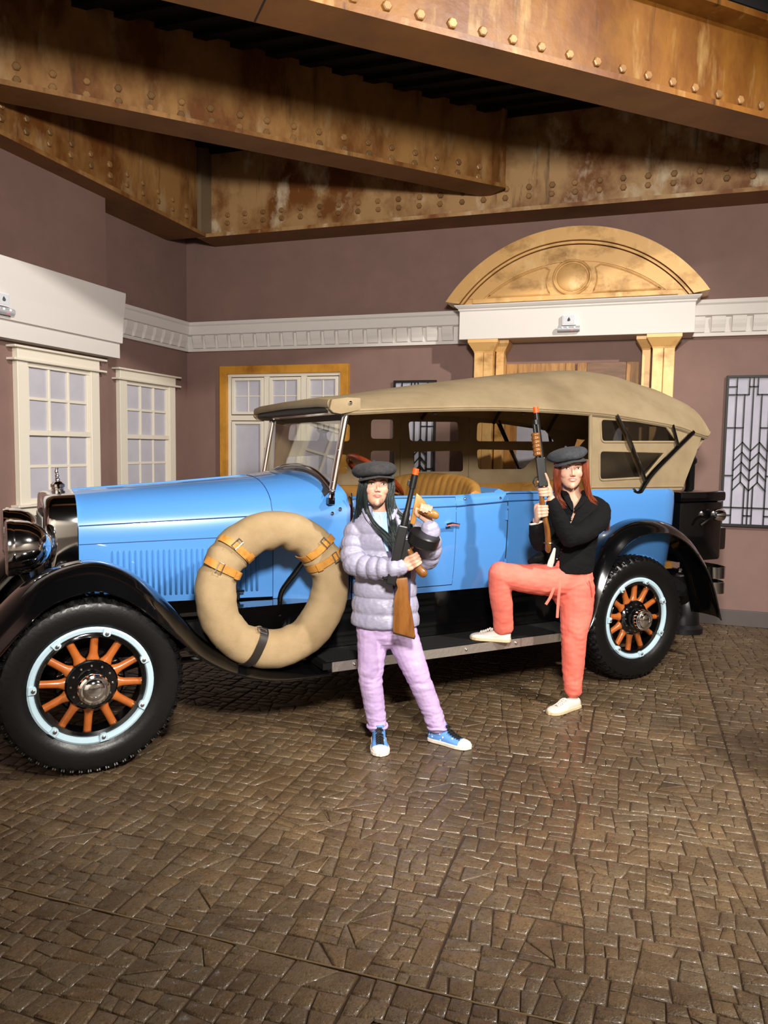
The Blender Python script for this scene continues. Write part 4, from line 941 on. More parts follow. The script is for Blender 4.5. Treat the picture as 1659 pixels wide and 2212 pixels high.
Q_OUT = [(3.120, 1.795), (3.140, 1.275), (4.02, 1.272), (4.16, 1.56), (4.21, 1.69), (3.927, 1.745), (3.565, 1.785)]
FAR = []
FARP = [([(1.40, 1.262), (2.08, 1.262), (2.08, 1.80), (1.42, 1.77)], [[(1.50, 1.58), (2.0, 1.582), (2.0, 1.722), (1.52, 1.708)], [(1.49, 1.34), (1.98, 1.34), (1.98, 1.497), (1.49, 1.475)]]),
        ([(2.085, 1.262), (2.42, 1.262), (2.42, 1.815), (2.085, 1.81)], [[(2.165, 1.605), (2.375, 1.607), (2.365, 1.766), (2.165, 1.76)], [(2.165, 1.36), (2.385, 1.36), (2.38, 1.530), (2.165, 1.525)]]),
        ([(2.425, 1.262), (3.055, 1.262), (3.055, 1.82), (2.425, 1.82)], [[(2.505, 1.594), (2.965, 1.600), (2.95, 1.765), (2.487, 1.754)], [(2.55, 1.357), (3.015, 1.358), (3.008, 1.537), (2.53, 1.522)]]),
        ([(3.06, 1.262), (4.02, 1.265), (4.16, 1.56), (4.21, 1.69), (3.927, 1.745), (3.565, 1.785), (3.06, 1.82)], [[(3.125, 1.604), (3.13, 1.765), (3.80, 1.752), (3.955, 1.615)], [(3.150, 1.376), (3.130, 1.548), (3.82, 1.545), (3.62, 1.378)]])]
for i, (ol, hs) in enumerate(FARP):
    H = [rpoly(h, 0.035) for h in hs]; sh_ = sheet('side_curtain', [Vector(p) for p in ol], H, 0.652, 0.010, M_CANVAS, CAR)
    for h in H: binding(sh_, h, 0.0); pane_in(sh_, h, 0.0)
H = [rpoly(Q_UP, 0.035), rpoly(Q_LO, 0.035)]
sh_ = sheet('side_curtain', rpoly(Q_OUT, 0.02), H, -0.652, 0.010, M_CANVAS, CAR)
for h in H: binding(sh_, h, -0.005, 0.008); pane_in(sh_, h, 0.0)
MB().tube([(3.127, -0.658, 1.795), (3.145, -0.658, 1.275)], 0.012, 8).build('curtain_edge_roll', M_CANVAS, sh_, smooth=True).location = (0, 0.652, 0)
mb = MB(); mb.tube([(3.150, -0.008, 1.300), (4.03, -0.008, 1.298)], 0.006, 6); mb.build('curtain_hem', M_CANVAS, sh_, smooth=True)

# ---- top irons
for s in (-1, 1):
    y = s * 0.682
    ir = MB().tube(spline([(4.10, s * 0.664, 1.688), (3.90, y, 1.555), (3.70, y, 1.40), (3.62, y, 1.315), (3.585, y, 1.270), (3.545, y, 1.258), (3.515, y, 1.278)], 5), 0.017, 10).build('top_iron', M_BLK, CAR, smooth=True)
    MB().tube([(3.345, s * 0.664, 1.785), (3.47, y, 1.60), (3.625, y, 1.345)], [(0.026, 0.013), (0.023, 0.012), (0.018, 0.012)], 8).build('iron_strut', M_BLK, ir, smooth=True)
    MB().tube([(3.885, s * 0.664, 1.735), (3.935, y, 1.58)], [(0.018, 0.011), (0.014, 0.011)], 8).build('iron_strut', M_BLK, ir, smooth=True)

# ---- trunk, tail lamp, rear bumper
tr_ = MB().box(4.24, 4.72, -0.46, 0.46, 0.70, 1.165).build('trunk', M_BLK, CAR, bevel=0.03, smooth=True)
MB().box(4.225, 4.735, -0.475, 0.475, 1.165, 1.245).build('trunk_lid', M_BLK, tr_, bevel=0.025, smooth=True)
MB().box(4.30, 4.80, -0.44, 0.30, 0.775, 0.955).build('trunk_base', M_BLK, tr_, bevel=0.02, smooth=True)
tl = MB().lathe([(0, -0.05), (0.03, -0.045), (0.045, -0.015), (0.05, 0.02), (0.05, 0.035), (0, 0.035)], (4.585, -0.52, 1.065), axis=(1, 0, 0), n=24).build('tail_lamp', M_CHROME, CAR, smooth=True)
MB().lathe([(0, 0.034), (0.043, 0.034), (0.036, 0.046), (0, 0.052)], (4.585, -0.52, 1.065), axis=(1, 0, 0), n=20).build('tail_lens', mat('dark red glass', (90, 12, 10), 0.1), tl, smooth=True)
MB().tube([(4.545, -0.52, 1.055), (4.47, -0.52, 1.03), (4.42, -0.50, 0.99)], 0.014, 8).build('tail_arm', M_BLK, tl, smooth=True)
for s in (-1, 1):
    for k, z in enumerate((0.66, 0.548)):
        pth = [(4.475, s * 0.28), (4.475, s * 0.55), (4.462, s * 0.67), (4.425, s * 0.735), (4.375, s * 0.755), (4.325, s * 0.735), (4.295, s * 0.68), (4.30, s * 0.60)]
        pth = [(p.x, p.y) for p in spline([(a, b_, 0) for a, b_ in pth], 5)]
        R5 = []
        for i, (x, y) in enumerate(pth):
            a = Vector(pth[max(i - 1, 0)]); c = Vector(pth[min(i + 1, len(pth) - 1)]); t = (c - a).normalized(); nn = Vector((-t.y, t.x)) * 0.004
            R5.append([(x - nn.x, y - nn.y, z - 0.042), (x + nn.x, y + nn.y, z - 0.042), (x + nn.x, y + nn.y, z + 0.042), (x - nn.x, y - nn.y, z + 0.042)])
        bp = MB().loft(R5).build('bumper_bar', M_CHROME, CAR, smooth=True)
        if k == 0:
            MB().tube([(4.29, s * 0.60, 0.665), (4.18, s * 0.52, 0.66)], 0.02, 8).build('bumper_arm', M_CHROME, bp, smooth=True)
            MB().tube([(4.30, s * 0.62, 0.61), (4.22, s * 0.66, 0.61)], 0.014, 8).build('bumper_bolt', M_CHROME, bp, smooth=True)
    MB().box(4.47, 4.484, s * 0.40 - 0.03, s * 0.40 + 0.03, 0.49, 0.72).build('bumper_clamp', M_CHROME, CAR, bevel=0.004)

# ---- covered spare tyre in the front fender well
SPC = Vector((0.902, -0.775, 0.798))
spare = thing('x', None, None) if False else None
mb = MB(); R6 = []; NN = 180; MM = 36
for i in range(NN):
    a = 2 * PI * i / NN; er = Vector((math.cos(a), 0, math.sin(a))); ring = []
    for j in range(MM):
        b_ = 2 * PI * j / MM; cr, sr = math.cos(b_), math.sin(b_)
        rad = 0.313 + 0.0975 * math.copysign(abs(cr) ** 0.75, cr); dep = 0.088 * math.copysign(abs(sr) ** 0.85, sr)
        wob = 0.004 * math.sin(5 * a + 1) * (cr < 0) + 0.0015 * math.sin(11 * a + 2 * b_)
        for c0 in (2.45, 2.75, 0.62, 0.35, 4.35):
            d = abs((a - c0 + PI) % (2 * PI) - PI); wob -= 0.010 * math.exp(-(d / 0.06) ** 2)
        pq = er * rad + Vector((0, dep, 0)); wob += 0.0028 * mnoise.noise(pq * 9) + 0.0035 * mnoise.noise(Vector((pq.x * 26, pq.y * 14, pq.z * 26))) * (1.6 if cr < 0.2 else 0.8)
        if cr < -0.3 and 0.9 < a < 2.2: wob += 0.012 * math.sin(a * 14) * (-cr) * math.exp(-((a - 1.5) / 0.45) ** 2)
        ring.append(SPC + er * (rad + wob) + Vector((0, dep * (1 + wob * 4), 0)))
    R6.append(ring)
cov = mb.loft(R6, True, False, True).build('spare_tyre_cover', M_CANVAS2, CAR, smooth=True, angle=80)
def around(a, wid, off, b0, b1, m, nm, lean=0.0, n=22):
    """strap around the tube section at angle a from b0 to b1"""
    er0 = None; A_, B_ = [], []
    mb = MB(); rings = []
    for j in range(n + 1):
        b_ = b0 + (b1 - b0) * j / n; cr, sr = math.cos(b_), math.sin(b_)
        rad = 0.311 + (0.0975 + off) * math.copysign(abs(cr) ** 0.75, cr); dep = (0.086 + off) * math.copysign(abs(sr) ** 0.85, sr)
        aa = a + lean * (j / n - 0.5)
        er = Vector((math.cos(aa), 0, math.sin(aa))); et = Vector((-math.sin(aa), 0, math.cos(aa)))
        nrm = (er * cr * 0.8 + Vector((0, sr, 0))).normalized()
        c = SPC + er * rad + Vector((0, dep, 0))
        rings.append([c - et * wid, c + et * wid, c + et * wid + nrm * 0.005, c - et * wid + nrm * 0.005])
    return mb.loft(rings).build(nm, m, cov, smooth=True, angle=50)
def buckle(a, b_, m=None):
    cr, sr = math.cos(b_), math.sin(b_); er = Vector((math.cos(a), 0, math.sin(a))); et = Vector((-math.sin(a), 0, math.cos(a)))
    c = SPC + er * (0.311 + 0.109 * math.copysign(abs(cr) ** 0.75, cr)) + Vector((0, 0.100 * math.copysign(abs(sr) ** 0.85, sr), 0)); d = (-er * sr + Vector((0, cr, 0))).normalized()
    d = (d - et * d.dot(et)).normalized(); mb = MB(); w, l = 0.026, 0.014
    mb.tube([c - et * w - d * l, c + et * w - d * l, c + et * w + d * l, c - et * w + d * l], 0.0035, 6, loop=True); mb.build('buckle', M_NICKEL, cov, smooth=True)
for a, ln_ in ((2.30, -0.12), (2.70, 0.05), (0.78, 0.12), (0.50, -0.02)):
    around(a, 0.019, 0.006, -0.35, -PI - 0.25, M_STRAP, 'strap', ln_); buckle(a + ln_ * 0.1, -1.35)
    around(a + ln_ * 0.3, 0.020, 0.012, -1.95, -2.25, M_STRAP, 'strap_loop', 0, 6)
around(-1.95, 0.022, 0.006, -0.2, -PI, M_BSTRAP, 'dark_strap', 0.15); buckle(-1.98, -2.6)
mb = MB()                                                        # piping ring on the cover's face
mb.tube([SPC + Vector((math.cos(a), 0, math.sin(a))) * 0.372 + Vector((0, -0.067, 0)) for a in [2 * PI * k / 80 for k in range(80)]], 0.0035, 6, loop=True); mb.build('cover_seam', M_CANVAS2, cov, smooth=True)
MB().tube(spline([(1.12, -0.70, 0.96), (1.06, -0.66, 0.86), (1.00, -0.62, 0.76), (0.99, -0.61, 0.68), (0.99, -0.61, 0.62)], 5), 0.014, 8).build('spare_strut', M_BLK, CAR, smooth=True)
# ------------------------------------------------------------------ people
from mathutils.bvhtree import BVHTree
def limb(mb, pts, radii, n=16, sub=5, mod=None, up=(0, 1, 0), flat=None):
    """rounded tapered tube through pts; mod(s, t) scales the radius (s metres along, t 0..1)"""
    P = spline(pts, sub) if len(pts) > 2 else [Vector(pts[0]).lerp(Vector(pts[1]), k / 8) for k in range(9)]
    m = len(P) - 1; rr = []; s = 0.0
    for i, p in enumerate(P):
        t = i / m * (len(radii) - 1); k = min(int(t), len(radii) - 2); r = radii[k] + (radii[k + 1] - radii[k]) * (t - k)
        if i: s += (P[i] - P[i - 1]).length
        if mod: r *= mod(s, i / m)
        rr.append(r)
    d0 = (P[0] - P[1]).normalized(); d1 = (P[-1] - P[-2]).normalized(); cap0, cap1, c0, c1 = [], [], [], []
    for a in (80, 60, 40, 20):
        a = math.radians(a); cap0.append(P[0] + d0 * rr[0] * math.sin(a)); c0.append(rr[0] * math.cos(a))
    for a in (20, 40, 60, 80):
        a = math.radians(a); cap1.append(P[-1] + d1 * rr[-1] * math.sin(a)); c1.append(rr[-1] * math.cos(a))
    R = c0 + rr + c1
    if flat: R = [(r * flat[0], r * flat[1]) for r in R]
    mb.tube(cap0 + P + cap1, R, n, up=up); return mb
def fuse(mb, voxel, iters=2, lam=0.5):
    """one continuous skin around everything in mb"""
    me = mb.mesh('tmp', M_BLACK); o = bpy.data.objects.new('tmp', me); COL.objects.link(o)
    md = o.modifiers.new('r', 'REMESH'); md.mode = 'VOXEL'; md.voxel_size = voxel
    if iters:
        sm = o.modifiers.new('s', 'SMOOTH'); sm.iterations = iters; sm.factor = lam
    bpy.context.view_layer.update(); out = bpy.data.meshes.new_from_object(o.evaluated_get(bpy.context.evaluated_depsgraph_get()))
    bpy.data.objects.remove(o); out.materials.clear(); return out
def finish(me, name, m, parent, disp=None, smooth=True):
    if disp:
        ns = [v.normal.copy() for v in me.vertices]
        for v, n_ in zip(me.vertices, ns): v.co += disp(v.co, n_)
    me.name = name; me.materials.append(m)
    for p in me.polygons: p.use_smooth = True
    o = bpy.data.objects.new(name, me); COL.objects.link(o); o.parent = parent; return o
def hand(mb, C, a, p, f, R, wrist, k=1.0, point=False, thumb=(0.035, 1.0), reach=(28, 92, 150, 205)):
    """hand closed round a bar: C centre, a axis towards the index finger, p towards the palm, f the way the fingers set off"""
    C = Vector(C); a = Vector(a).normalized(); p = Vector(p); p = (p - a * p.dot(a)).normalized(); f = Vector(f); f = (f - a * f.dot(a) - p * f.dot(p)).normalized(); w = Vector(wrist)
    for i, (off, ln, r) in enumerate(((0.031, 0.97, 0.0088), (0.0105, 1.0, 0.0092), (-0.0105, 0.96, 0.0088), (-0.030, 0.86, 0.0078))):
        off *= k; r *= k; K = C + a * off + p * (R + 0.011 * k) + f * 0.012 * k
        wo = w + a * off * 0.45
        limb(mb, [wo, wo.lerp(K, 0.55) + p * 0.006 * k, K], [0.017 * k, 0.0135 * k, 0.0108 * k], 12, 4)
        if i == 0 and point:
            d = (a * 0.9 + f * 0.25 - p * 0.15).normalized(); limb(mb, [K, K + d * 0.030 * k, K + d * 0.055 * k - p * 0.004, K + d * 0.074 * k - p * 0.008], [r * 1.1, r, r * 0.92, r * 0.8], 10, 4); continue
        pts = [K]
        for q, th in enumerate(reach):
            th = math.radians(th * ln); e = R + r * 0.95 + (0.004 * k if q in (1, 2) else 0); pts.append(C + a * off * (1.0 - 0.05 * q) + (p * math.cos(th) + f * math.sin(th)) * e)
        limb(mb, pts, [r * 1.12, r * 1.08, r * 1.02, r * 0.95, r * 0.8], 10, 4)
    up_, sc = thumb; r = 0.0105 * k
    limb(mb, [w + a * 0.012 * k, C + a * 0.026 * k + p * (R * 0.7 + 0.008) - f * (R * 0.8 + 0.010 * k), C + a * up_ * k + p * 0.002 - f * (R + r), C + a * (up_ + 0.012) * k * sc - p * (R * 0.75) - f * (R * 0.55 + r * 0.9), C + a * (up_ + 0.016) * k * sc - p * (R + r * 0.6) - f * (R * 0.05)], [0.0165 * k, 0.0145 * k, r * 1.1, r, r * 0.78], 12, 4)
def head(mb, M, young=False):
    """M: head matrix (x viewer's right, -y face, z up, origin at ear level)"""
    RG = [(0.116, 0.012, -0.010, 0.030), (0.108, 0.040, -0.035, 0.058), (0.090, 0.060, -0.066, 0.084), (0.062, 0.0715, -0.083, 0.097), (0.032, 0.0735, -0.0885, 0.100), (0.010, 0.0725, -0.0860, 0.098), (-0.012, 0.0705, -0.0865, 0.093), (-0.032, 0.0665, -0.0865, 0.082), (-0.052, 0.060, -0.0850, 0.066), (-0.070, 0.0515, -0.0835, 0.046), (-0.087, 0.0395, -0.0810, 0.020), (-0.099, 0.026, -0.0740, -0.008), (-0.106, 0.012, -0.062, -0.030)]
    rings = []
    for z, hw, fr, bk in RG:
        cy = (fr + bk) / 2 - 0.004; ring = []
        for j in range(36):
            t = 2 * PI * j / 36; c, s = math.cos(t), math.sin(t); e = 0.88
            y = cy + ((bk - cy) if s > 0 else (cy - fr)) * math.copysign(abs(s) ** e, s)
            ring.append(M @ Vector((hw * math.copysign(abs(c) ** 0.95, c), y, z)))
        rings.append(ring)
    mb.loft(rings)
    H = lambda *q: M @ Vector(q)
    S = M.to_scale().x
    def L_(pts, r): limb(mb, [H(*q) for q in pts], [x * S for x in r], 10, 4)
    if young: L_([(0, -0.083, 0.020), (0, -0.0895, 0.000), (0, -0.0975, -0.016), (0, -0.0985, -0.022)], [0.0065, 0.0070, 0.0082, 0.0090])
    else: L_([(0, -0.085, 0.022), (0, -0.0930, 0.002), (0, -0.1010, -0.014), (0, -0.1025, -0.022)], [0.0070, 0.0074, 0.0086, 0.0096])
    for s in (-1, 1):
        mb.sphere(H(s * 0.0105, -0.0955, -0.0265), 0.0075 * S, 10, 8); mb.sphere(H(s * 0.034, -0.0545, -0.020), 0.0285 * S, 14, 10)
        if not young: L_([(s * 0.050, -0.066, 0.037), (s * 0.030, -0.0805, 0.041), (s * 0.010, -0.084, 0.036)], [0.006, 0.0075, 0.006])
        mb.sphere(H(s * 0.074, 0.012, -0.005), (0.008 * S, 0.018 * S, 0.030 * S), 10, 10)
    mb.sphere(H(0, -0.0715, -0.088), 0.0195 * S, 12, 10)
    L_([(-0.024, -0.0800, -0.0510), (-0.010, -0.0890, -0.0475), (0, -0.0895, -0.0485), (0.010, -0.0890, -0.0475), (0.024, -0.0800, -0.0510)], [0.003, 0.0052, 0.0048, 0.0052, 0.003])
    L_([(-0.022, -0.0800, -0.0535), (0, -0.0885, -0.0575), (0.022, -0.0800, -0.0535)], [0.003, 0.0062, 0.003])
def head_disp(M):
    Mi = M.inverted()
    def d(co, n_):
        q = Mi @ co
        if q.y > -0.03 or abs(q.z) > 0.13: return Vector((0, 0, 0))
        k = 0.0
        for s in (-1, 1): k -= 0.0048 * math.exp(-((q.x - s * 0.031) / 0.017) ** 2 - ((q.z - 0.013) / 0.0115) ** 2)
        k -= 0.0016 * math.exp(-((q.z + 0.0528) / 0.0022) ** 2 - (q.x / 0.022) ** 2)
        return n_ * k
    return d
def face_colors(me, M, skin, lip, blush, tintname='Col', smile=0.0):
    Mi = M.inverted(); at = me.color_attributes.new(tintname, 'FLOAT_COLOR', 'POINT'); sk, lp, bl = lin(skin), lin(lip), lin(blush)
    for i, v in enumerate(me.vertices):
        q = Mi @ v.co; c = list(sk)
        def mixc(b_, k):
            for j in range(3): c[j] += (b_[j] - c[j]) * k
        if q.y < -0.02 and abs(q.z) < 0.13 and abs(q.x) < 0.1:
            for s in (-1, 1): mixc(bl, 0.55 * math.exp(-((q.x - s * 0.043) / 0.018) ** 2 - ((q.z + 0.022) / 0.017) ** 2))
            mixc(bl, 0.35 * math.exp(-(q.x / 0.012) ** 2 - ((q.z + 0.022) / 0.010) ** 2))
            zc = -0.0527 + smile * (q.x / 0.022) ** 2
            w = 1 - (abs(q.x) / 0.026) ** 2
            if w > 0:
                e = abs(q.z - zc) / (0.0105 * w + 0.0008)
                if e < 1.0: mixc(lp, min(1, (1 - e) * 3) * 0.9)
        at.data[i].color = c
def face_parts(body, me, M, eye_c, brow_c, lid_c, open_=1.0, teeth=False):
    """eyes, lids, brows set on the face by casting rays at the head"""
    bv = BVHTree.FromPolygons([v.co for v in me.vertices], [p.vertices for p in me.polygons]); fwd = (M.to_3x3() @ Vector((0, 1, 0))).normalized(); S = M.to_scale().x; R3 = M.to_3x3().normalized()
    def hit(x, z, off=0.0):
        o = M @ Vector((x, -0.25, z)); h = bv.ray_cast(o, fwd)[0]
        return (h if h is not None else M @ Vector((x, -0.085, z))) - fwd * off
    white = mat('eye white', (226, 220, 214), 0.25, coat=0.5); iris = mat('iris ' + str(eye_c), eye_c, 0.2, coat=0.6); blk = mat('pupil', (8, 7, 7), 0.2); lid = mat('lash ' + str(lid_c), lid_c, 0.6); brow = mat('brow ' + str(brow_c), brow_c, 0.8)
    for s in (-1, 1):
        ex, ez = s * 0.0315, 0.0115; E_ = 1.12
        up_ = [(ex + 0.0148 * E_ * u, ez + E_ * open_ * 0.0058 * (1 - abs(u) ** 2.2) + 0.0008 * s * u) for u in [-1 + k / 6 for k in range(13)]]; lo = [(ex + 0.0148 * E_ * u, ez - E_ * open_ * 0.0042 * (1 - abs(u) ** 2.0)) for u in [-1 + k / 6 for k in range(13)]]
        mid = [((a[0] + b_[0]) / 2, (a[1] + b_[1]) / 2) for a, b_ in zip(up_, lo)]
        rows = []
        for k in range(7):
            t = k / 6; rows.append([hit(a[0] + (b_[0] - a[0]) * t, a[1] + (b_[1] - a[1]) * t, 0.0006 + 0.0022 * math.sin(PI * t)) for a, b_ in zip(lo, up_)])
        E = MB().loft(rows, False, False).build('eye', white, body, smooth=True, angle=80, weld=False)
        c = hit(ex, ez + 0.0008, 0.0030); mb = MB()
        def disc(r, off, nm, m_):
            n = 16; v = [c - fwd * off]
            zc_ = ez + 0.0008
            ring = []
            for j in range(n):
                a = 2 * PI * j / n; dx, dz = r * math.cos(a), r * math.sin(a)
                dz = min(dz, open_ * 0.0050); dz = max(dz, -open_ * 0.0046)
                ring.append(c + R3 @ Vector((dx * S, 0, dz * S)) - fwd * off * 0.5)
            MB().add(v + ring, [(0, 1 + j, 1 + (j + 1) % n) for j in range(n)]).build(nm, m_, E, smooth=True, weld=False)
        disc(0.0064, 0.0006, 'iris', iris); disc(0.0032, 0.0012, 'pupil', blk)
        MB().tube([hit(a[0], a[1], 0.0016) for a in up_], [0.0007 + 0.0012 * math.sin(PI * k / 12) for k in range(13)], 6).build('upper_lid', lid, body, smooth=True)
        MB().tube([hit(a[0], a[1], 0.0008) for a in lo], 0.0006, 5).build('lower_lid', mat('lid skin', (176, 120, 100), 0.6), body, smooth=True)
        bp = [(s * 0.012, 0.0275), (s * 0.022, 0.0315), (s * 0.034, 0.0335), (s * 0.045, 0.0315), (s * 0.052, 0.0275)]
        MB().tube(spline([hit(x, z, 0.0004) for x, z in bp], 4), [0.0012 + 0.0018 * math.sin(PI * min(1, 0.2 + 0.8 * k / 16)) for k in range(17)], 6).build('eyebrow', brow, body, smooth=True)
        MB().sphere(hit(s * 0.0062, -0.0295, -0.0004), 0.0022 * S, 8, 6).build('nostril', mat('nostril shade', (120, 70, 58), 0.8), body)
    if teeth:
        rows = []
        for t in (0, 0.5, 1): rows.append([hit(0.019 * u, -0.0545 + 0.0025 * u * u + (t - 0.5) * 0.0058 * (1 - abs(u) ** 2.5), 0.0012) for u in [-1 + k / 7 for k in range(15)]])
        MB().loft(rows, False, False).build('teeth', mat('tooth enamel', (232, 226, 214), 0.25), body, smooth=True, weld=False)
def hmat(loc, yaw=0, pitch=0, roll=0, s=1.0):
    return Matrix.Translation(loc) @ Matrix.Rotation(yaw, 4, 'Z') @ Matrix.Rotation(roll, 4, 'Y') @ Matrix.Rotation(pitch, 4, 'X') @ Matrix.Scale(s, 4)
def skin_mat(name): return mat(name, (226, 172, 148), 0.5, attr='Col', bump=(220, 0.05, (1, 1, 1)))
M_SKIN = skin_mat('skin'); M_SKIN.node_tree.nodes['Principled BSDF'].inputs['Subsurface Weight'].default_value = 0.12
M_SKIN.node_tree.nodes['Principled BSDF'].inputs['Subsurface Radius'].default_value = (0.012, 0.005, 0.003)
def wrinkle(amp, freq, squash=(1, 1, 2.2), where=None):
    def d(co, n_):
        k = mnoise.noise(Vector((co.x * freq * squash[0], co.y * freq * squash[1], co.z * freq * squash[2]))) + 0.5 * mnoise.noise(Vector((co.x * freq * 2.3, co.y * freq * 2.1, co.z * freq * 4.3 + 7)))
        return n_ * (amp * k * (where(co) if where else 1.0))
    return d

def cap(parent, M, m, name, w=1.0, front=0.0, height=1.0, droop=0.0, band_z=0.058):
    """newsboy cap sitting on the head matrix M"""
    n = 48; rings = []
    prof = [(0.080, 0.000), (0.088, 0.004), (0.103, 0.014), (0.112, 0.028), (0.110, 0.044), (0.096, 0.060), (0.070, 0.071), (0.035, 0.077), (0.006, 0.079)]
    for r, z in prof:
        ring = []
        for j in range(n):
            a = 2 * PI * j / n; c, s_ = math.cos(a), math.sin(a); fr = max(0, -s_)
            rr = r * w * (1 + front * fr ** 2 * (0.4 if z < 0.01 else 1.0)); zz = z * height - droop * fr ** 1.5 * min(1, z / 0.02) * (1 - min(1, z / 0.075)) - 0.004 * math.sin(5 * a + 1) * (z > 0.01) * (z < 0.07)
            ring.append(M @ Vector((rr * c * 0.97, rr * s_ * 1.12 + 0.004, band_z + zz)))
        rings.append(ring)
    h = MB().loft(rings, True, True).build(name, m, parent, smooth=True, angle=80, subd=1)
    top, bot = [], []
    for j in range(25):
        a = -PI / 2 + math.radians(78) * (-1 + j / 12); c, s_ = math.cos(a), math.sin(a); k = max(0, math.cos((a + PI / 2) * 1.15)); row, row2 = [], []
        for t in (0, 0.4, 0.8, 1.0):
            r0 = 0.079 * w; r1 = (0.079 + 0.042 * k ** 0.7) * w; r = r0 + (r1 - r0) * t
            q = Vector((r * c, r * s_ * 1.15 + 0.002, band_z + 0.004 - 0.008 * t * k - 0.020 * abs(c) * (0.4 + 0.6 * t)))
            row.append(M @ q); row2.append(M @ (q + Vector((0, 0, -0.009 + 0.004 * t))))
        top.append(row + list(reversed(row2)))
    MB().loft(top, True, True).build('brim', m, h, smooth=True, angle=60)
    MB().sphere(M @ Vector((0, 0.004, band_z + 0.079 * height)), 0.008, 10, 8).build('cap_button', m, h, smooth=True)
    return h
def strands(name, groups, m, parent, seed=3):
    rg = random.Random(seed); mb = MB()
    for (path, spread0, spread1, r, cnt) in groups:
        for k in range(int(cnt * 2.6)):
            o0 = Vector((rg.uniform(-1, 1) * spread0[0], rg.uniform(-1, 1) * spread0[1], rg.uniform(-0.3, 0.3) * spread0[0])); o1 = Vector((rg.uniform(-1, 1) * spread1[0], rg.uniform(-1, 1) * spread1[1], rg.uniform(-1, 1) * spread1[0] * 1.3))
            L = len(path) - 1; ph = rg.uniform(0, 6)
            pts = [Vector(p) + o0.lerp(o1, i / L) + Vector((math.sin(ph + i * 1.7), math.cos(ph + i * 1.3), 0)) * 0.003 for i, p in enumerate(path)]
            P = spline(pts, 4); n = len(P); rr = r * 0.55 * rg.uniform(0.6, 1.2)
            mb.tube(P, [rr * (1 - 0.75 * (i / (n - 1)) ** 2.5) for i in range(n)], 5)
    return mb.build(name, m, parent, smooth=True, angle=80, weld=False)

def shoe(parent, heel, toe, z, k, mats_, hi, name, lab=None):
    """mats_: upper, sole, toe cap, lace"""
    heel = Vector((heel[0], heel[1], z)); d = Vector((toe[0], toe[1], z)) - heel; L = d.length; d.normalize(); s = Vector((-d.y, d.x, 0)); up = Vector((0, 0, 1))
    up_m, so_m, to_m, la_m = mats_
    # along t: half width, height of the upper
    st = [(0.0, 0.024, 0.055), (0.05, 0.032, 0.062), (0.15, 0.036, 0.068), (0.30, 0.036, 0.066), (0.45, 0.038, 0.060), (0.58, 0.043, 0.050), (0.72, 0.046, 0.042), (0.84, 0.043, 0.037), (0.93, 0.034, 0.032), (0.985, 0.018, 0.026), (1.0, 0.006, 0.022)]
    def ring(t, hw, h, z0=0.012, n=14):
        c = heel + d * (t * L); return [c + s * (hw * k * math.cos(PI * j / n)) * (1.0) + up * (z0 + (h * k - z0) * math.sin(PI * j / n) ** 0.62) for j in range(n + 1)] + [c + s * (-hw * k * 0.9) + up * 0.004, c + s * (hw * k * 0.9) + up * 0.004]
    U = MB().loft([ring(*q) for q in st]).build(name, up_m, parent, smooth=True, angle=60)
    def srow(t, hw, z_): c = heel + d * (t * L); return [c + s * (hw * k + 0.004) + up * z_, c - s * (hw * k + 0.004) + up * z_]
    out = [heel + d * (t * L) + s * (hw * k + 0.0045) for t, hw, _ in st] ; out = [heel - d * 0.004] + out + [heel + d * (L + 0.006)] + [heel + d * (t * L) - s * (hw * k + 0.0045) for t, hw, _ in reversed(st)]
    n = len(out); vs = [p + up * 0.0 for p in out] + [p + up * 0.020 for p in out]
    MB().add(vs, [tuple(range(n - 1, -1, -1)), tuple(range(n, 2 * n))] + [(i, (i + 1) % n, n + (i + 1) % n, n + i) for i in range(n)]).build('sole', so_m, U, bevel=0.003, seg=1)
    tc_ = [(t, hw + 0.0015 / k, h + 0.002 / k) for t, hw, h in st if t >= 0.80] ; tc_ = [(0.78, 0.0460, 0.0405)] + tc_
    MB().loft([ring(*q) for q in tc_]).build('toe_cap', to_m, U, smooth=True, angle=60)
    if hi:
        top = 0.105 * k; rr = []
        for zz, hw, a, b_ in ((0.045, 0.035, 0.02, 0.52), (0.075, 0.033, 0.015, 0.44), (top / k, 0.033, 0.0, 0.40)):
            c0 = heel + d * (a * L); c1 = heel + d * (b_ * L); m_ = (c0 + c1) / 2; e = (c1 - c0).length / 2
            rr.append([m_ + d * (e * math.cos(2 * PI * j / 16)) + s * (hw * k * math.sin(2 * PI * j / 16)) + up * zz * k for j in range(16)])
        MB().loft(rr).build('ankle_collar', up_m, U, smooth=True, angle=60)
    tg = [(0.40 if not hi else 0.42, 0.066 if not hi else 0.098), (0.50, 0.070), (0.60, 0.056), (0.70, 0.048), (0.76, 0.045)]
    MB().loft([[heel + d * (t * L) + s * (0.013 * k * q) + up * (h * k + 0.001) for q in (-1, 0, 1)] for t, h in tg], False, False).build('tongue', la_m if hi else up_m, U, smooth=True)
    for i in range(6):
        t = 0.44 + 0.055 * i; h = interp(tg, t)[0] * k + 0.004
        for q in (-1, 1):
            MB().tube(spline([heel + d * (t * L) + s * (0.020 * k * q) + up * (h - 0.008), heel + d * ((t + 0.02) * L) + up * (h + 0.0015), heel + d * ((t + 0.045) * L) - s * (0.020 * k * q) + up * (h - 0.012)], 3), 0.0026, 5).build('lace', la_m, U)
    return U
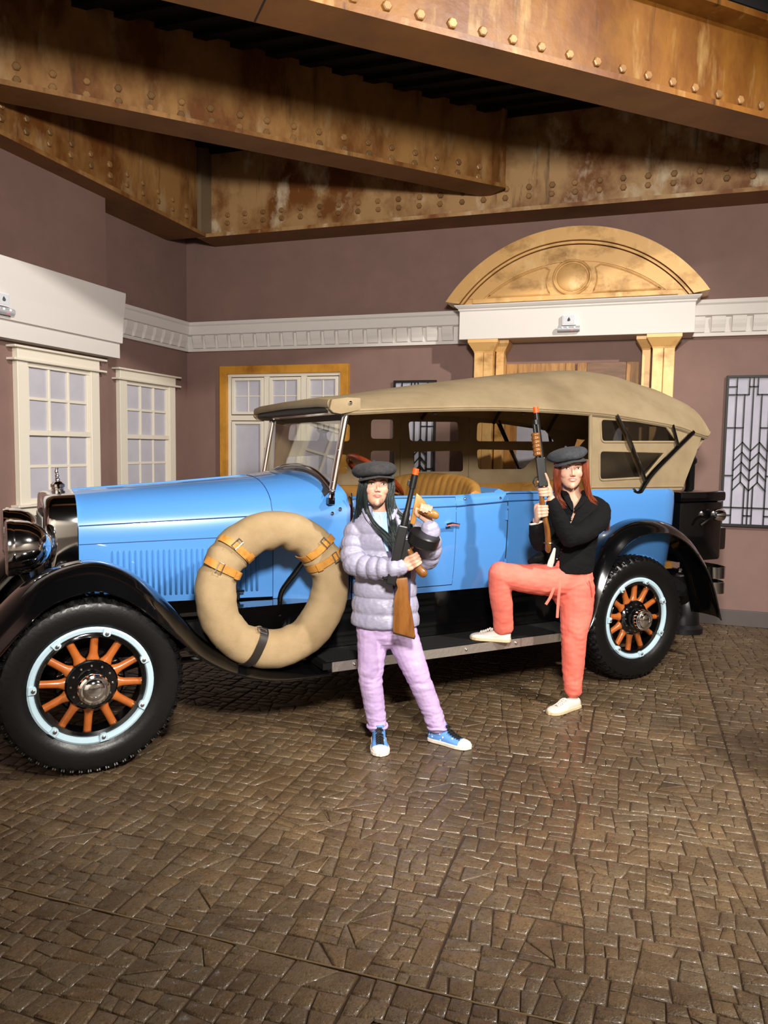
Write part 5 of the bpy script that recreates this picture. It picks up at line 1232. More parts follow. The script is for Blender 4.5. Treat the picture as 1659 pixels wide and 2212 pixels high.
# ---- girl in the puffer jacket
G = thing('person', 'girl in a grey puffer jacket and lilac trousers holding a drum-magazine toy gun', 'person', (3.657, -3.665, 0), 0.3193)
HG = hmat((-0.166, -0.012, 1.340), yaw=0.16, pitch=-0.13, roll=0.03, s=0.93)
GUN_A = Vector((0.195, 0.0, 0.981)).normalized()                       # barrel direction of the girl's gun
mb = MB(); head(mb, HG, True)
limb(mb, [(-0.155, 0.010, 1.27), (-0.145, 0.012, 1.21), (-0.13, 0.02, 1.15)], [0.045, 0.044, 0.055])
limb(mb, [(-0.12, 0.02, 1.13), (-0.11, 0.02, 0.95), (-0.105, 0.02, 0.75), (-0.105, 0.01, 0.66)], [0.10, 0.105, 0.10, 0.105], flat=(1, 0.75))
limb(mb, [(-0.20, 0.02, 1.13), (-0.262, 0.02, 1.10), (-0.275, -0.05, 0.965)], [0.045, 0.045, 0.036]); limb(mb, [(-0.275, -0.05, 0.965), (-0.13, -0.15, 0.955), (-0.004, -0.212, 0.968)], [0.036, 0.034, 0.023])
limb(mb, [(-0.05, 0.02, 1.13), (0.02, 0.02, 1.10), (0.102, -0.05, 0.985)], [0.045, 0.042, 0.036]); limb(mb, [(0.102, -0.05, 0.985), (0.112, -0.13, 1.07), (0.103, -0.165, 1.178)], [0.036, 0.032, 0.022])
for pts in ([(-0.165, 0.01, 0.62), (-0.175, -0.015, 0.345), (-0.137, 0.010, 0.12), (-0.133, 0.012, 0.05)], [(-0.045, 0.01, 0.62), (0.07, -0.015, 0.355), (0.172, 0.010, 0.12), (0.172, 0.015, 0.05)]): limb(mb, pts, [0.070, 0.042, 0.028, 0.024])
for (h_, t_) in (((-0.13, 0.01), (-0.121, -0.185)), ((0.165, 0.02), (0.325, -0.07))): limb(mb, [(h_[0], h_[1], 0.038), ((h_[0] + t_[0]) / 2, (h_[1] + t_[1]) / 2, 0.030), (t_[0] * 0.8 + h_[0] * 0.2, t_[1] * 0.8 + h_[1] * 0.2, 0.022)], [0.020, 0.016, 0.010])
RG_A = Vector((-0.50, 0, 0.86)); RG_C = Vector((0.030, -0.205, 0.996))
hand(mb, RG_C, RG_A, (-1, -0.25, -0.35), (0, -1, 0), 0.019, (-0.004, -0.215, 0.968), 0.90, thumb=(0.040, 1.15))
FG_A = Vector((-0.93, 0, 0.26)); FG_C = Vector((0.078, -0.21, 1.236))
hand(mb, FG_C, FG_A, (0, 1, -0.15), (0.12, 0, 1), 0.020, (0.103, -0.165, 1.182), 0.90, thumb=(0.030, 1.1), reach=(30, 90, 150, 195))
me = fuse(mb, 0.0032, 5, 0.5)
SK_G = (204, 156, 132)
face_colors(me, HG, SK_G, (190, 112, 102), (212, 142, 122))
body_g = finish(me, 'body', M_SKIN, G, head_disp(HG))
face_parts(body_g, body_g.data, HG, (46, 30, 22), (46, 38, 34), (24, 20, 18), 0.85)

# jacket
M_PUFF = mat('grey lilac puffer nylon', (158, 155, 176), 0.42, noise=((147, 144, 166), 9, (1, 1, 1), 0.4, 0.65), bump=[(38, 0.14, (1, 1, 2.5)), (400, 0.08, (1, 1, 1))], sheen=0.0)
M_LINING = mat('dark purple lining', (74, 66, 92), 0.5)
mb = MB()
JR = [(0.615, -0.106, 0.160, 0.112), (0.63, -0.106, 0.174, 0.124), (0.70, -0.107, 0.171, 0.122), (0.80, -0.108, 0.160, 0.116), (0.90, -0.110, 0.154, 0.112), (1.00, -0.114, 0.156, 0.110), (1.08, -0.120, 0.158, 0.108), (1.15, -0.124, 0.154, 0.102), (1.195, -0.130, 0.130, 0.092), (1.22, -0.136, 0.098, 0.080), (1.250, -0.142, 0.078, 0.074)]
rings = []; Z = 0.615
while Z <= 1.2505:
    cx_, hw, hd = interp(JR, Z); ph = (Z - 0.615) / 0.0815; puff = abs(math.sin(PI * ph)) ** 0.38; g = 0.016 * (puff - 0.6) * (1 if Z < 1.19 else 0.3)
    op = interp([(0.6, 0.10), (0.80, 0.10), (1.0, 0.16), (1.10, 0.26), (1.18, 0.46), (1.25, 0.72)], Z)[0]; oc = interp([(0.6, 0.42), (0.9, 0.36), (1.24, 0.05)], Z)[0]   # opening half angle and where it sits
    out, inn = [], []
    for j in range(49):
        a = -PI / 2 + oc + op + (2 * PI - 2 * op) * j / 48
        out.append((cx_ + (hw + g) * math.cos(a), 0.012 + (hd + g) * math.sin(a), Z)); inn.append((cx_ + (hw - 0.022) * math.cos(a), 0.012 + (hd - 0.022) * math.sin(a), Z))
    rings.append(out + list(reversed(inn))); Z += 0.0078
mb.loft(rings, True, True)
qm = lambda p, amp: (lambda s, t: 1 + amp * (abs(math.sin(PI * s / p)) ** 0.45 - 0.60))
limb(mb, [(-0.200, 0.02, 1.160), (-0.256, 0.012, 1.105), (-0.274, -0.025, 1.00), (-0.262, -0.065, 0.955)], [0.060, 0.064, 0.062, 0.060], 20, 14, qm(0.058, 0.26))
limb(mb, [(-0.262, -0.062, 0.957), (-0.20, -0.115, 0.945), (-0.12, -0.165, 0.948), (-0.035, -0.205, 0.962)], [0.060, 0.056, 0.054, 0.045], 20, 14, qm(0.054, 0.26))
limb(mb, [(-0.05, 0.02, 1.160), (0.03, 0.01, 1.110), (0.085, -0.025, 1.02), (0.103, -0.06, 0.985)], [0.058, 0.060, 0.056, 0.054], 20, 14, qm(0.058, 0.26))
limb(mb, [(0.103, -0.06, 0.985), (0.116, -0.105, 1.03), (0.115, -0.145, 1.09), (0.107, -0.165, 1.150)], [0.054, 0.052, 0.048, 0.044], 20, 14, qm(0.052, 0.26))
jk = finish(fuse(mb, 0.0042, 1, 0.4), 'puffer_jacket', M_PUFF, G, wrinkle(0.0022, 30, (1.6, 1.6, 1.0)))
# stand-up collar flaps, dark lining and the zip edges
for s in (-1, 1):
    pts = [(-0.142 + s * 0.078, 0.02, 1.235), (-0.142 + s * 0.072, -0.035, 1.225), (-0.138 + s * 0.054, -0.078, 1.185), (-0.120 + s * 0.036, -0.100, 1.13)]
    mb = MB(); limb(mb, pts, [0.020, 0.020, 0.018, 0.010], 10, 5, flat=(1, 0.55), up=(0, 0, 1)); mb.build('collar', M_PUFF, jk, smooth=True)
mb = MB(); mb.tube(spline([(-0.045, -0.085, 1.10), (-0.035, -0.104, 1.0), (-0.04, -0.110, 0.90), (-0.035, -0.116, 0.75), (-0.03, -0.126, 0.63)], 5), 0.006, 8); mb.build('zip_edge', M_LINING, jk, smooth=True)
mb = MB(); mb.loft([[(x, -0.07 - 0.02 * (1 - abs(x + 0.04) / 0.08), z) for x in (-0.10, -0.06, -0.02, 0.02)] for z in (0.64, 0.80, 0.95, 1.05)], False, False); mb.build('lining', M_LINING, jk, smooth=True)
# shirt front and collar
M_SHIRT = mat('pale blue shirt cotton', (158, 192, 230), 0.7)
mb = MB(); rings = []
for z, hw, hd, cx_ in ((1.02, 0.10, 0.088, -0.112), (1.10, 0.105, 0.086, -0.118), (1.16, 0.085, 0.074, -0.128), (1.195, 0.056, 0.056, -0.140), (1.215, 0.050, 0.050, -0.143)):
    rings.append([(cx_ + hw * math.cos(2 * PI * j / 28), 0.010 + hd * math.sin(2 * PI * j / 28), z) for j in range(28)])
sht = mb.loft(rings, True, False).build('shirt', M_SHIRT, G, smooth=True, angle=80)
for s in (-1, 1):
    MB().prism([(0, 0), (s * 0.034, 0.014), (s * 0.040, -0.010), (s * 0.012, -0.046)], lambda u, v, d: (-0.143 + u, -0.048 - 0.4 * abs(v) + 0.35 * abs(u) - d, 1.205 + v), 0.0, 0.004).build('shirt_collar', M_SHIRT, sht)
# trousers
M_LILAC = mat('lilac denim', (194, 168, 210), 0.75, noise=((182, 155, 200), 14, (1, 1, 1), 0.4, 0.65), bump=[(500, 0.2, (1, 1, 1)), (16, 0.25, (1, 1, 2))], sheen=0.0)
mb = MB(); limb(mb, [(-0.105, 0.012, 0.70), (-0.105, 0.012, 0.615)], [0.125, 0.122], flat=(1.12, 0.85))
limb(mb, [(-0.168, 0.008, 0.64), (-0.172, 0.0, 0.50), (-0.177, -0.018, 0.35), (-0.160, -0.002, 0.22), (-0.140, 0.002, 0.095)], [0.088, 0.078, 0.062, 0.057, 0.050], 18, 6)
limb(mb, [(-0.045, 0.008, 0.64), (0.010, 0.0, 0.50), (0.070, -0.018, 0.357), (0.125, -0.002, 0.22), (0.176, 0.004, 0.095)], [0.090, 0.079, 0.063, 0.056, 0.049], 18, 6)
def wl(co): return 0.35 + 1.0 * math.exp(-((co.z - 0.12) / 0.06) ** 2) + 0.6 * math.exp(-((co.z - 0.36) / 0.05) ** 2) + 0.3 * math.exp(-((co.z - 0.58) / 0.05) ** 2)
tg_ = finish(fuse(mb, 0.0052, 1, 0.5), 'trousers', M_LILAC, G, wrinkle(0.0062, 17, (0.6, 0.6, 2.2), wl))
for c, r in (((-0.139, 0.002, 0.088), 0.050), ((0.177, 0.004, 0.085), 0.049)):
    MB().tube([(c[0] + r * math.cos(2 * PI * j / 24), c[1] + r * math.sin(2 * PI * j / 24), c[2] + 0.004 * math.sin(3 * 2 * PI * j / 24)) for j in range(24)], 0.008, 8, loop=True).build('trouser_cuff', M_LILAC, tg_, smooth=True)
# shoes
def patt_mat():
    m = mat('blue printed canvas', (92, 142, 206), 0.7, bump=(300, 0.15, (1, 1, 1))); nt = m.node_tree; N = nt.nodes; L = nt.links
    v = N.new('ShaderNodeTexVoronoi'); v.inputs['Scale'].default_value = 42; r = N.new('ShaderNodeMapRange'); r.inputs['From Min'].default_value = 0.22; r.inputs['From Max'].default_value = 0.16
    tc = N.new('ShaderNodeTexCoord'); L.new(tc.outputs['Object'], v.inputs['Vector']); L.new(v.outputs['Distance'], r.inputs['Value'])
    x = N.new('ShaderNodeMix'); x.data_type = 'RGBA'; x.inputs['A'].default_value = lin((92, 142, 206)); x.inputs['B'].default_value = lin((214, 226, 240)); L.new(r.outputs['Result'], x.inputs['Factor']); L.new(x.outputs['Result'], N['Principled BSDF'].inputs['Base Color']); return m
M_SOLE = mat('off white rubber', (226, 214, 200), 0.5); M_LACE = mat('black lace', (14, 14, 15), 0.7)
SM = (patt_mat(), M_SOLE, mat('white toe rubber', (224, 214, 206), 0.5), M_LACE)
shoe(G, (-0.134, 0.045), (-0.119, -0.200), 0.001, 1.0, SM, True, 'sneaker'); shoe(G, (0.140, 0.045), (0.343, -0.085), 0.001, 1.0, SM, True, 'sneaker')
# hair and cap
M_HAIRG = mat('dark green black hair', (26, 34, 34), 0.35, noise=((44, 62, 62), 8, (6, 6, 1), 0.5, 0.7), bump=(160, 0.3, (4, 4, 0.3)))
mb = MB(); S_ = []
HH = lambda x, y, z: tuple(HG @ Vector((x, y, z)))
mb.sphere(HG @ Vector((0, 0.022, 0.026)), 0.080, 24, 16); hg = None
groups = []
for x0 in (-0.074, -0.068, -0.060):
    groups.append(([HH(x0, -0.035, 0.065), HH(x0 - 0.012, -0.040, 0.0), HH(x0 - 0.018, -0.020, -0.08), (-0.250, -0.02, 1.215), (-0.262, 0.0, 1.15), (-0.262, 0.02, 1.10)], (0.010, 0.022), (0.018, 0.02), 0.0065, 26))
groups.append(([HH(-0.055, -0.072, 0.055), HH(-0.064, -0.068, 0.0), HH(-0.062, -0.055, -0.06), (-0.205, -0.065, 1.22), (-0.170, -0.100, 1.16), (-0.105, -0.125, 1.10), (-0.07, -0.135, 1.06)], (0.006, 0.008), (0.014, 0.012), 0.0055, 30))
for x0 in (0.066, 0.074, 0.080):
    groups.append(([HH(x0, -0.040, 0.06), HH(x0 + 0.006, -0.045, 0.0), HH(x0, -0.045, -0.07), (-0.085, -0.060, 1.20), (-0.070, -0.112, 1.13), (-0.058, -0.130, 1.07), (-0.052, -0.135, 1.035)], (0.010, 0.014), (0.022, 0.010), 0.0062, 30))
groups.append(([HH(0.078, -0.01, 0.06), HH(0.084, 0.0, 0.0), (-0.065, -0.03, 1.23), (-0.025, -0.05, 1.185), (0.005, -0.06, 1.15), (0.015, -0.06, 1.12)], (0.008, 0.015), (0.018, 0.012), 0.0055, 24))
hg = strands('hair', groups, M_HAIRG, G)
mb.build('hair_crown', M_HAIRG, hg, smooth=True)
M_CAPG = mat('charcoal wool cap', (56, 54, 54), 0.9, noise=((42, 41, 42), 60, (1, 1, 1), 0.4, 0.6), bump=(320, 0.4, (1, 1, 1)), sheen=0.02)
cap(G, HG @ Matrix.Translation((0, -0.002, 0.0)) @ Matrix.Rotation(0.04, 4, 'X') @ Matrix.Rotation(-0.10, 4, 'Y'), M_CAPG, 'newsboy_cap', 1.15, 0.06, 1.10, 0.018, 0.055)

# ---- the girl's toy gun, top-level, in the girl's frame
GUN1 = thing('toy_submachine_gun', 'black toy gun with drum magazine and wooden stock in the girl\'s hands', 'toy gun', (3.657, -3.665, 0), 0.3193)
M_GUN = mat('black gun plastic', (20, 20, 21), 0.38); M_GWOOD = mat('honey gun wood', (130, 82, 34), 0.35, coat=0.3, noise=((100, 58, 20), 14, (3, 3, 0.6), 0.42, 0.7)); M_ORANGE = mat('orange safety tip', (255, 82, 20), 0.45); M_GWOOD2 = mat('pale gun wood', (168, 118, 52), 0.4, coat=0.2, noise=((146, 96, 36), 14, (3, 3, 0.6), 0.42, 0.7))
A0 = Vector((-0.078, -0.205, 0.887)); AX = (Vector((0.033, -0.205, 1.443)) - A0); LG = AX.length; AX.normalize(); DN = Vector((AX.z, 0, -AX.x)); OUT = Vector((0, -1, 0))   # DN: the gun's underside, towards the right
gp = lambda s, t, w=0.0: A0 + AX * s + DN * t + OUT * w
rec = MB().obox(gp(0.135, -0.002), AX * 0.148, DN * 0.024, OUT * 0.021).build('receiver', M_GUN, GUN1, bevel=0.006)
MB().obox(gp(0.14, 0.034), AX * 0.085, DN * 0.018, OUT * 0.015).build('trigger_frame', M_GUN, rec, bevel=0.004)
MB().obox(gp(0.02, -0.036), AX * 0.014, DN * 0.014, OUT * 0.010).build('rear_sight', M_GUN, rec, bevel=0.004)
MB().tube([gp(0.275, 0.0), gp(0.34, 0.0), gp(0.36, 0.0), gp(LG - 0.10, 0), gp(LG - 0.098, 0), gp(LG - 0.03, 0.0)], [0.019, 0.018, 0.0135, 0.012, 0.0165, 0.0165], 14).build('barrel', M_GUN, GUN1, smooth=True)
MB().obox(gp(LG - 0.075, -0.018), AX * 0.014, DN * 0.010, OUT * 0.004).build('front_sight', M_GUN, GUN1, bevel=0.002)
MB().tube([gp(LG - 0.032, 0), gp(LG - 0.002, 0), gp(LG, 0)], [0.0155, 0.0155, 0.013], 14).build('orange_tip', M_ORANGE, GUN1, smooth=True)
dm = MB().lathe([(0, -0.030), (0.070, -0.030), (0.077, -0.024), (0.077, 0.024), (0.070, 0.030), (0.066, 0.026), (0.0, 0.026)], gp(0.240, 0.108), axis=(AX * 0.94 + OUT * 0.26 + DN * 0.12).normalized(), n=40).build('drum_magazine', M_GUN, GUN1, smooth=True, angle=40)
MB().tube([gp(0.085, 0.03), gp(0.075, 0.055), gp(0.095, 0.068), gp(0.125, 0.055), gp(0.13, 0.035)], 0.004, 8).build('trigger_guard', M_GUN, GUN1, smooth=True)
gr_ = MB(); limb(gr_, [RG_C + RG_A.normalized() * 0.055, RG_C, RG_C - RG_A.normalized() * 0.05, RG_C - RG_A.normalized() * 0.072 + Vector((0.008, 0, 0))], [0.017, 0.0185, 0.021, 0.023], 14, 5); gr_.build('rear_grip', M_GWOOD, GUN1, smooth=True)
fgp = [gp(0.300, 0.026), gp(0.300, 0.052), gp(0.335, 0.050), gp(0.372, 0.056), gp(0.395, 0.098), gp(0.418, 0.078), gp(0.440, 0.050), gp(0.452, 0.024)]
def slab(pts, w, nm, m, par, bev=0.006):
    n = len(pts); vs = [p - OUT * w for p in pts] + [p + OUT * w for p in pts]
    return MB().add(vs, [tuple(range(n - 1, -1, -1)), tuple(range(n, 2 * n))] + [(i, (i + 1) % n, n + (i + 1) % n, n + i) for i in range(n)]).build(nm, m, par, bevel=bev, smooth=True)
slab(fgp, 0.017, 'foregrip', M_GWOOD2, GUN1)
fg2 = MB(); FU = FG_A.normalized(); limb(fg2, [FG_C + FU * 0.045, FG_C, FG_C - FU * 0.035, FG_C - FU * 0.052 + Vector((0, 0, -0.004))], [0.016, 0.018, 0.021, 0.020], 14, 5); fg2.build('foregrip_handle', M_GWOOD2, GUN1, smooth=True)
stp = [Vector(p) for p in ((-0.064, -0.205, 0.905), (-0.001, -0.205, 0.912), (0.004, -0.205, 0.86), (0.010, -0.205, 0.80), (0.028, -0.205, 0.72), (0.042, -0.205, 0.625), (0.036, -0.205, 0.612), (-0.066, -0.205, 0.640), (-0.068, -0.205, 0.66), (-0.066, -0.205, 0.80), (-0.058, -0.205, 0.838), (-0.048, -0.205, 0.860))]
stk = slab(stp, 0.019, 'stock', M_GWOOD, GUN1, 0.011)
slab([Vector(p) for p in ((0.044, -0.205, 0.622), (0.038, -0.205, 0.606), (-0.068, -0.205, 0.633), (-0.068, -0.205, 0.646))], 0.017, 'butt_plate', mat('dark butt plate', (48, 34, 22), 0.4), stk, 0.002)
MB().obox((-0.092, -0.200, 0.903), Vector((0.026, 0, 0.004)), OUT * 0.010, Vector((0, 0, 0.010))).build('charging_lug', M_GUN, GUN1, bevel=0.003)

# ---- woman with one foot on the running board
Wm = thing('person', 'red-haired woman in black jacket and coral trousers, one foot on the running board', 'person', (4.409, -2.816, 0), 0.3193)
HW = hmat((-0.024, -0.026, 1.428), yaw=-0.04, pitch=0.0, roll=-0.02, s=1.0)
mb = MB(); head(mb, HW)
limb(mb, [(-0.012, 0.008, 1.36), (0.0, 0.012, 1.29), (0.02, 0.02, 1.23)], [0.050, 0.049, 0.062])
limb(mb, [(0.035, 0.03, 1.20), (0.03, 0.03, 1.05), (0.01, 0.03, 0.92), (0.01, 0.02, 0.78)], [0.095, 0.10, 0.10, 0.115], flat=(1, 0.74))
limb(mb, [(0.10, 0.02, 1.215), (0.160, 0.01, 1.195), (0.06, -0.13, 1.10), (-0.055, -0.195, 1.055)], [0.04, 0.036, 0.034, 0.032]); limb(mb, [(-0.055, -0.195, 1.055), (-0.13, -0.235, 1.16), (-0.176, -0.245, 1.272)], [0.032, 0.029, 0.024])
limb(mb, [(-0.03, 0.05, 1.215), (-0.080, 0.05, 1.19), (-0.16, -0.02, 1.07), (-0.20, -0.09, 1.005)], [0.04, 0.036, 0.032, 0.030]); limb(mb, [(-0.20, -0.09, 1.005), (-0.232, -0.16, 1.07), (-0.245, -0.215, 1.148)], [0.030, 0.028, 0.023])
limb(mb, [(0.06, 0.02, 0.74), (0.035, -0.02, 0.445), (0.050, 0.005, 0.12), (0.058, 0.01, 0.05)], [0.080, 0.050, 0.032, 0.024])
limb(mb, [(-0.03, 0.01, 0.77), (-0.24, -0.07, 0.80), (-0.43, -0.12, 0.825)], [0.085, 0.070, 0.055]); limb(mb, [(-0.43, -0.12, 0.825), (-0.405, -0.065, 0.66), (-0.375, 0.0, 0.50), (-0.365, 0.0, 0.45)], [0.050, 0.045, 0.032, 0.024])
for (a_, b_) in (((0.06, 0.0, 0.04), (-0.10, -0.12, 0.03)), ((-0.36, 0.0, 0.44), (-0.545, 0.05, 0.43))): limb(mb, [a_, tuple((p + q) / 2 for p, q in zip(a_, b_)), tuple(q * 0.75 + p * 0.25 for p, q in zip(a_, b_))], [0.020, 0.015, 0.009])
G2A = Vector((-0.065, 0.0, 0.55)).normalized()
hand(mb, (-0.222, -0.255, 1.318), (-0.12, 0, 1), (1, 0.15, -0.1), (0.1, -1, 0), 0.019, (-0.178, -0.240, 1.268), 0.92, point=True, thumb=(0.035, 1.1))
hand(mb, (-0.224, -0.252, 1.205), (-0.10, 0, 1), (-0.9, -0.35, -0.1), (0.4, -1, 0), 0.019, (-0.246, -0.222, 1.150), 0.92, thumb=(0.036, 1.1), reach=(20, 75, 130, 185))
me = fuse(mb, 0.0033, 4, 0.5)
face_colors(me, HW, (206, 160, 136), (186, 108, 96), (214, 140, 118), smile=0.0035)
body_w = finish(me, 'body', M_SKIN, Wm, head_disp(HW))
face_parts(body_w, body_w.data, HW, (84, 58, 40), (112, 74, 52), (52, 36, 30), 0.95, teeth=True)
MB().tube([Vector((-0.222, -0.255, 1.330)) + Vector((0.031 * math.cos(a), 0.031 * math.sin(a), 0.004)) for a in [2 * PI * k / 20 for k in range(20)]], 0.0022, 6, loop=True).build('finger_ring', M_CHROME, body_w, smooth=True)
# jacket
M_JKT = mat('black jersey jacket', (11, 11, 13), 0.9, spec=0.25, bump=[(380, 0.3, (1, 1, 1)), (14, 0.3, (1, 1, 1.6))])
mb = MB(); rings = []
WR = [(0.828, 0.000, 0.148, 0.122), (0.87, 0.001, 0.150, 0.124), (0.95, 0.008, 0.146, 0.120), (1.05, 0.026, 0.144, 0.118), (1.13, 0.038, 0.148, 0.118), (1.21, 0.046, 0.146, 0.110), (1.25, 0.042, 0.122, 0.096), (1.285, 0.026, 0.088, 0.080), (1.310, 0.014, 0.068, 0.070)]
Z = 0.828
while Z <= 1.3101:
    cx_, hw, hd = interp(WR, Z); op = interp([(0.82, 0.16), (0.90, 0.05), (1.20, 0.05), (1.235, 0.20), (1.28, 0.52), (1.31, 0.72)], Z)[0]; oc = interp([(0.82, -0.72), (1.1, -0.5), (1.24, -0.22), (1.31, -0.12)], Z)[0]; out, inn = [], []
    for j in range(49):
        a = -PI / 2 + oc + op + (2 * PI - 2 * op) * j / 48
        out.append((cx_ + hw * math.cos(a), 0.022 + hd * math.sin(a), Z)); inn.append((cx_ + (hw - 0.016) * math.cos(a), 0.022 + (hd - 0.016) * math.sin(a), Z))
    rings.append(out + list(reversed(inn))); Z += 0.010
mb.loft(rings, True, True)
limb(mb, [(0.095, 0.02, 1.228), (0.162, 0.005, 1.198), (0.130, -0.085, 1.135), (0.03, -0.165, 1.075), (-0.052, -0.198, 1.052)], [0.056, 0.066, 0.064, 0.058, 0.054], 20, 8)
limb(mb, [(-0.052, -0.198, 1.052), (-0.095, -0.222, 1.110), (-0.14, -0.238, 1.190), (-0.166, -0.244, 1.245)], [0.054, 0.050, 0.044, 0.038], 20, 8)
limb(mb, [(-0.02, 0.05, 1.228), (-0.085, 0.045, 1.195), (-0.155, -0.02, 1.075), (-0.20, -0.09, 1.005)], [0.056, 0.058, 0.050, 0.048], 20, 8)
limb(mb, [(-0.20, -0.09, 1.005), (-0.225, -0.14, 1.045), (-0.243, -0.195, 1.115)], [0.047, 0.044, 0.040], 20, 8)
limb(mb, [(-0.08, 0.05, 0.93), (-0.17, 0.03, 0.905), (-0.225, 0.01, 0.885)], [0.035, 0.034, 0.022])
jw = finish(fuse(mb, 0.0055, 1, 0.5), 'jacket', M_JKT, Wm, wrinkle(0.005, 18, (1, 1, 1.2)))
for s in (-1, 1):
    mb = MB(); limb(mb, [(0.016 + s * 0.066, 0.03, 1.302), (0.012 + s * 0.060, -0.030, 1.292), (0.004 + s * 0.042, -0.072, 1.255), (-0.010 + s * 0.010, -0.098, 1.208)], [0.019, 0.021, 0.020, 0.010], 10, 5, flat=(1, 0.5), up=(0, 0, 1)); mb.build('collar', M_JKT, jw, smooth=True)
for z, x in ((1.155, -0.020), (1.03, -0.062), (0.915, -0.095), (0.845, -0.110)):
    MB().sphere((x, -0.088, z), 0.0055, 8, 6).build('snap_button', M_NICKEL, jw, smooth=True)
mb = MB(); mb.tube([Vector((-0.245, -0.205, 1.135)) + Vector((0.034 * math.cos(2 * PI * k / 20), 0.030 * math.sin(2 * PI * k / 20), 0.010 * math.cos(2 * PI * k / 20))) for k in range(20)], 0.006, 8, loop=True); mb.build('shirt_cuff', mat('white shirt cotton', (230, 222, 212), 0.8), Wm, smooth=True)
mb = MB(); limb(mb, [(-0.108, -0.074, 0.97), (-0.125, -0.078, 0.90), (-0.138, -0.072, 0.845)], [0.008, 0.018, 0.017], 12, 5, flat=(1, 0.5)); mb.build('shirt_hem', mat('white shirt cotton', (230, 222, 212), 0.8), Wm, smooth=True)
# trousers
M_CORAL = mat('coral cotton', (242, 122, 104), 0.8, noise=((232, 110, 94), 8, (1, 1, 1), 0.4, 0.65), bump=[(420, 0.2, (1, 1, 1)), (12, 0.3, (1, 1, 1))], sheen=0.0)
mb = MB(); limb(mb, [(0.008, 0.022, 0.84), (0.012, 0.022, 0.76), (0.035, 0.022, 0.70)], [0.118, 0.130, 0.115], flat=(1.12, 0.90))
limb(mb, [(0.045, 0.020, 0.735), (0.052, 0.008, 0.60), (0.038, -0.018, 0.445), (0.042, -0.005, 0.27), (0.050, 0.002, 0.115)], [0.112, 0.098, 0.077, 0.066, 0.054], 20, 6)
limb(mb, [(-0.02, 0.005, 0.775), (-0.16, -0.045, 0.785), (-0.30, -0.09, 0.80), (-0.425, -0.122, 0.825)], [0.104, 0.094, 0.082, 0.068], 20, 6)
limb(mb, [(-0.425, -0.120, 0.828), (-0.418, -0.090, 0.72), (-0.396, -0.045, 0.60), (-0.380, -0.005, 0.495)], [0.070, 0.066, 0.062, 0.058], 20, 6)
def wc(co): return 0.45 + 0.7 * math.exp(-((co.z - 0.16) / 0.07) ** 2) + 0.5 * math.exp(-((co.z - 0.44) / 0.08) ** 2) + 0.6 * math.exp(-((co.x + 0.12) / 0.08) ** 2)
tw_ = finish(fuse(mb, 0.0055, 1, 0.5), 'trousers', M_CORAL, Wm, wrinkle(0.0075, 11, (1.6, 1.2, 0.9), wc))
for pts in ([(-0.105, -0.105, 0.82), (-0.115, -0.125, 0.76), (-0.135, -0.130, 0.70), (-0.160, -0.130, 0.655)], [(-0.085, -0.108, 0.82), (-0.082, -0.122, 0.76), (-0.086, -0.118, 0.68), (-0.088, -0.115, 0.575)]):
    mb = MB(); mb.tube(spline(pts, 5), 0.008, 6, sx=1.0, sy=0.25, up=(0, 1, 0)); mb.build('drawstring', M_CORAL, tw_, smooth=True)
MB().tube([(0.095, -0.085, 0.79), (0.115, -0.075, 0.74), (0.125, -0.062, 0.69)], 0.003, 6).build('pocket_seam', mat('coral seam', (196, 84, 70), 0.8), tw_)
M_SHW = mat('off white leather', (222, 212, 200), 0.5, noise=((204, 192, 178), 20, (1, 1, 1), 0.45, 0.7)); M_GUM = mat('gum rubber sole', (208, 186, 150), 0.55)
SW = (M_SHW, M_GUM, M_SHW, mat('cream lace', (232, 224, 212), 0.7))
shoe(Wm, (0.088, 0.030), (-0.122, -0.128), 0.001, 1.0, SW, False, 'sneaker'); shoe(Wm, (-0.338, -0.012), (-0.568, 0.055), 0.4035, 1.0, SW, False, 'sneaker')
# hair
M_HAIRW = mat('auburn hair', (134, 62, 34), 0.38, noise=((92, 38, 20), 10, (6, 6, 1), 0.42, 0.7), bump=(160, 0.3, (4, 4, 0.3)))
HH2 = lambda x, y, z: tuple(HW @ Vector((x, y, z))); groups = []
for x0 in (0.066, 0.074, 0.080):
    groups.append(([HH2(x0, -0.030, 0.06), HH2(x0 + 0.010, -0.035, 0.0), HH2(x0 + 0.016, -0.030, -0.07), (0.095, -0.03, 1.28), (0.14, -0.01, 1.235), (0.185, 0.02, 1.20), (0.215, 0.05, 1.15), (0.222, 0.06, 1.09)], (0.010, 0.020), (0.020, 0.022), 0.0068, 34))
groups.append(([HH2(0.06, -0.062, 0.055), HH2(0.074, -0.055, 0.0), HH2(0.078, -0.050, -0.06), (0.075, -0.060, 1.30), (0.098, -0.055, 1.255), (0.13, -0.045, 1.235)], (0.006, 0.008), (0.012, 0.012), 0.0055, 24))
for x0 in (-0.064, -0.072, -0.078):
    groups.append(([HH2(x0, -0.030, 0.06), HH2(x0 - 0.006, -0.035, 0.0), HH2(x0 - 0.006, -0.025, -0.08), (-0.092, -0.02, 1.29), (-0.078, -0.035, 1.245), (-0.060, -0.05, 1.225)], (0.010, 0.020), (0.016, 0.020), 0.0066, 28))
hw_ = strands('hair', groups, M_HAIRW, Wm, 5)
MB().sphere(HW @ Vector((0, 0.024, 0.02)), (0.083, 0.084, 0.088), 24, 16).build('hair_crown', M_HAIRW, hw_, smooth=True)
mb = MB(); limb(mb, [HH2(0, 0.07, 0.0), HH2(0, 0.075, -0.09), (0.03, 0.08, 1.27), (0.10, 0.10, 1.2)], [0.06, 0.062, 0.06, 0.04]); mb.build('hair_back', M_HAIRW, hw_, smooth=True)
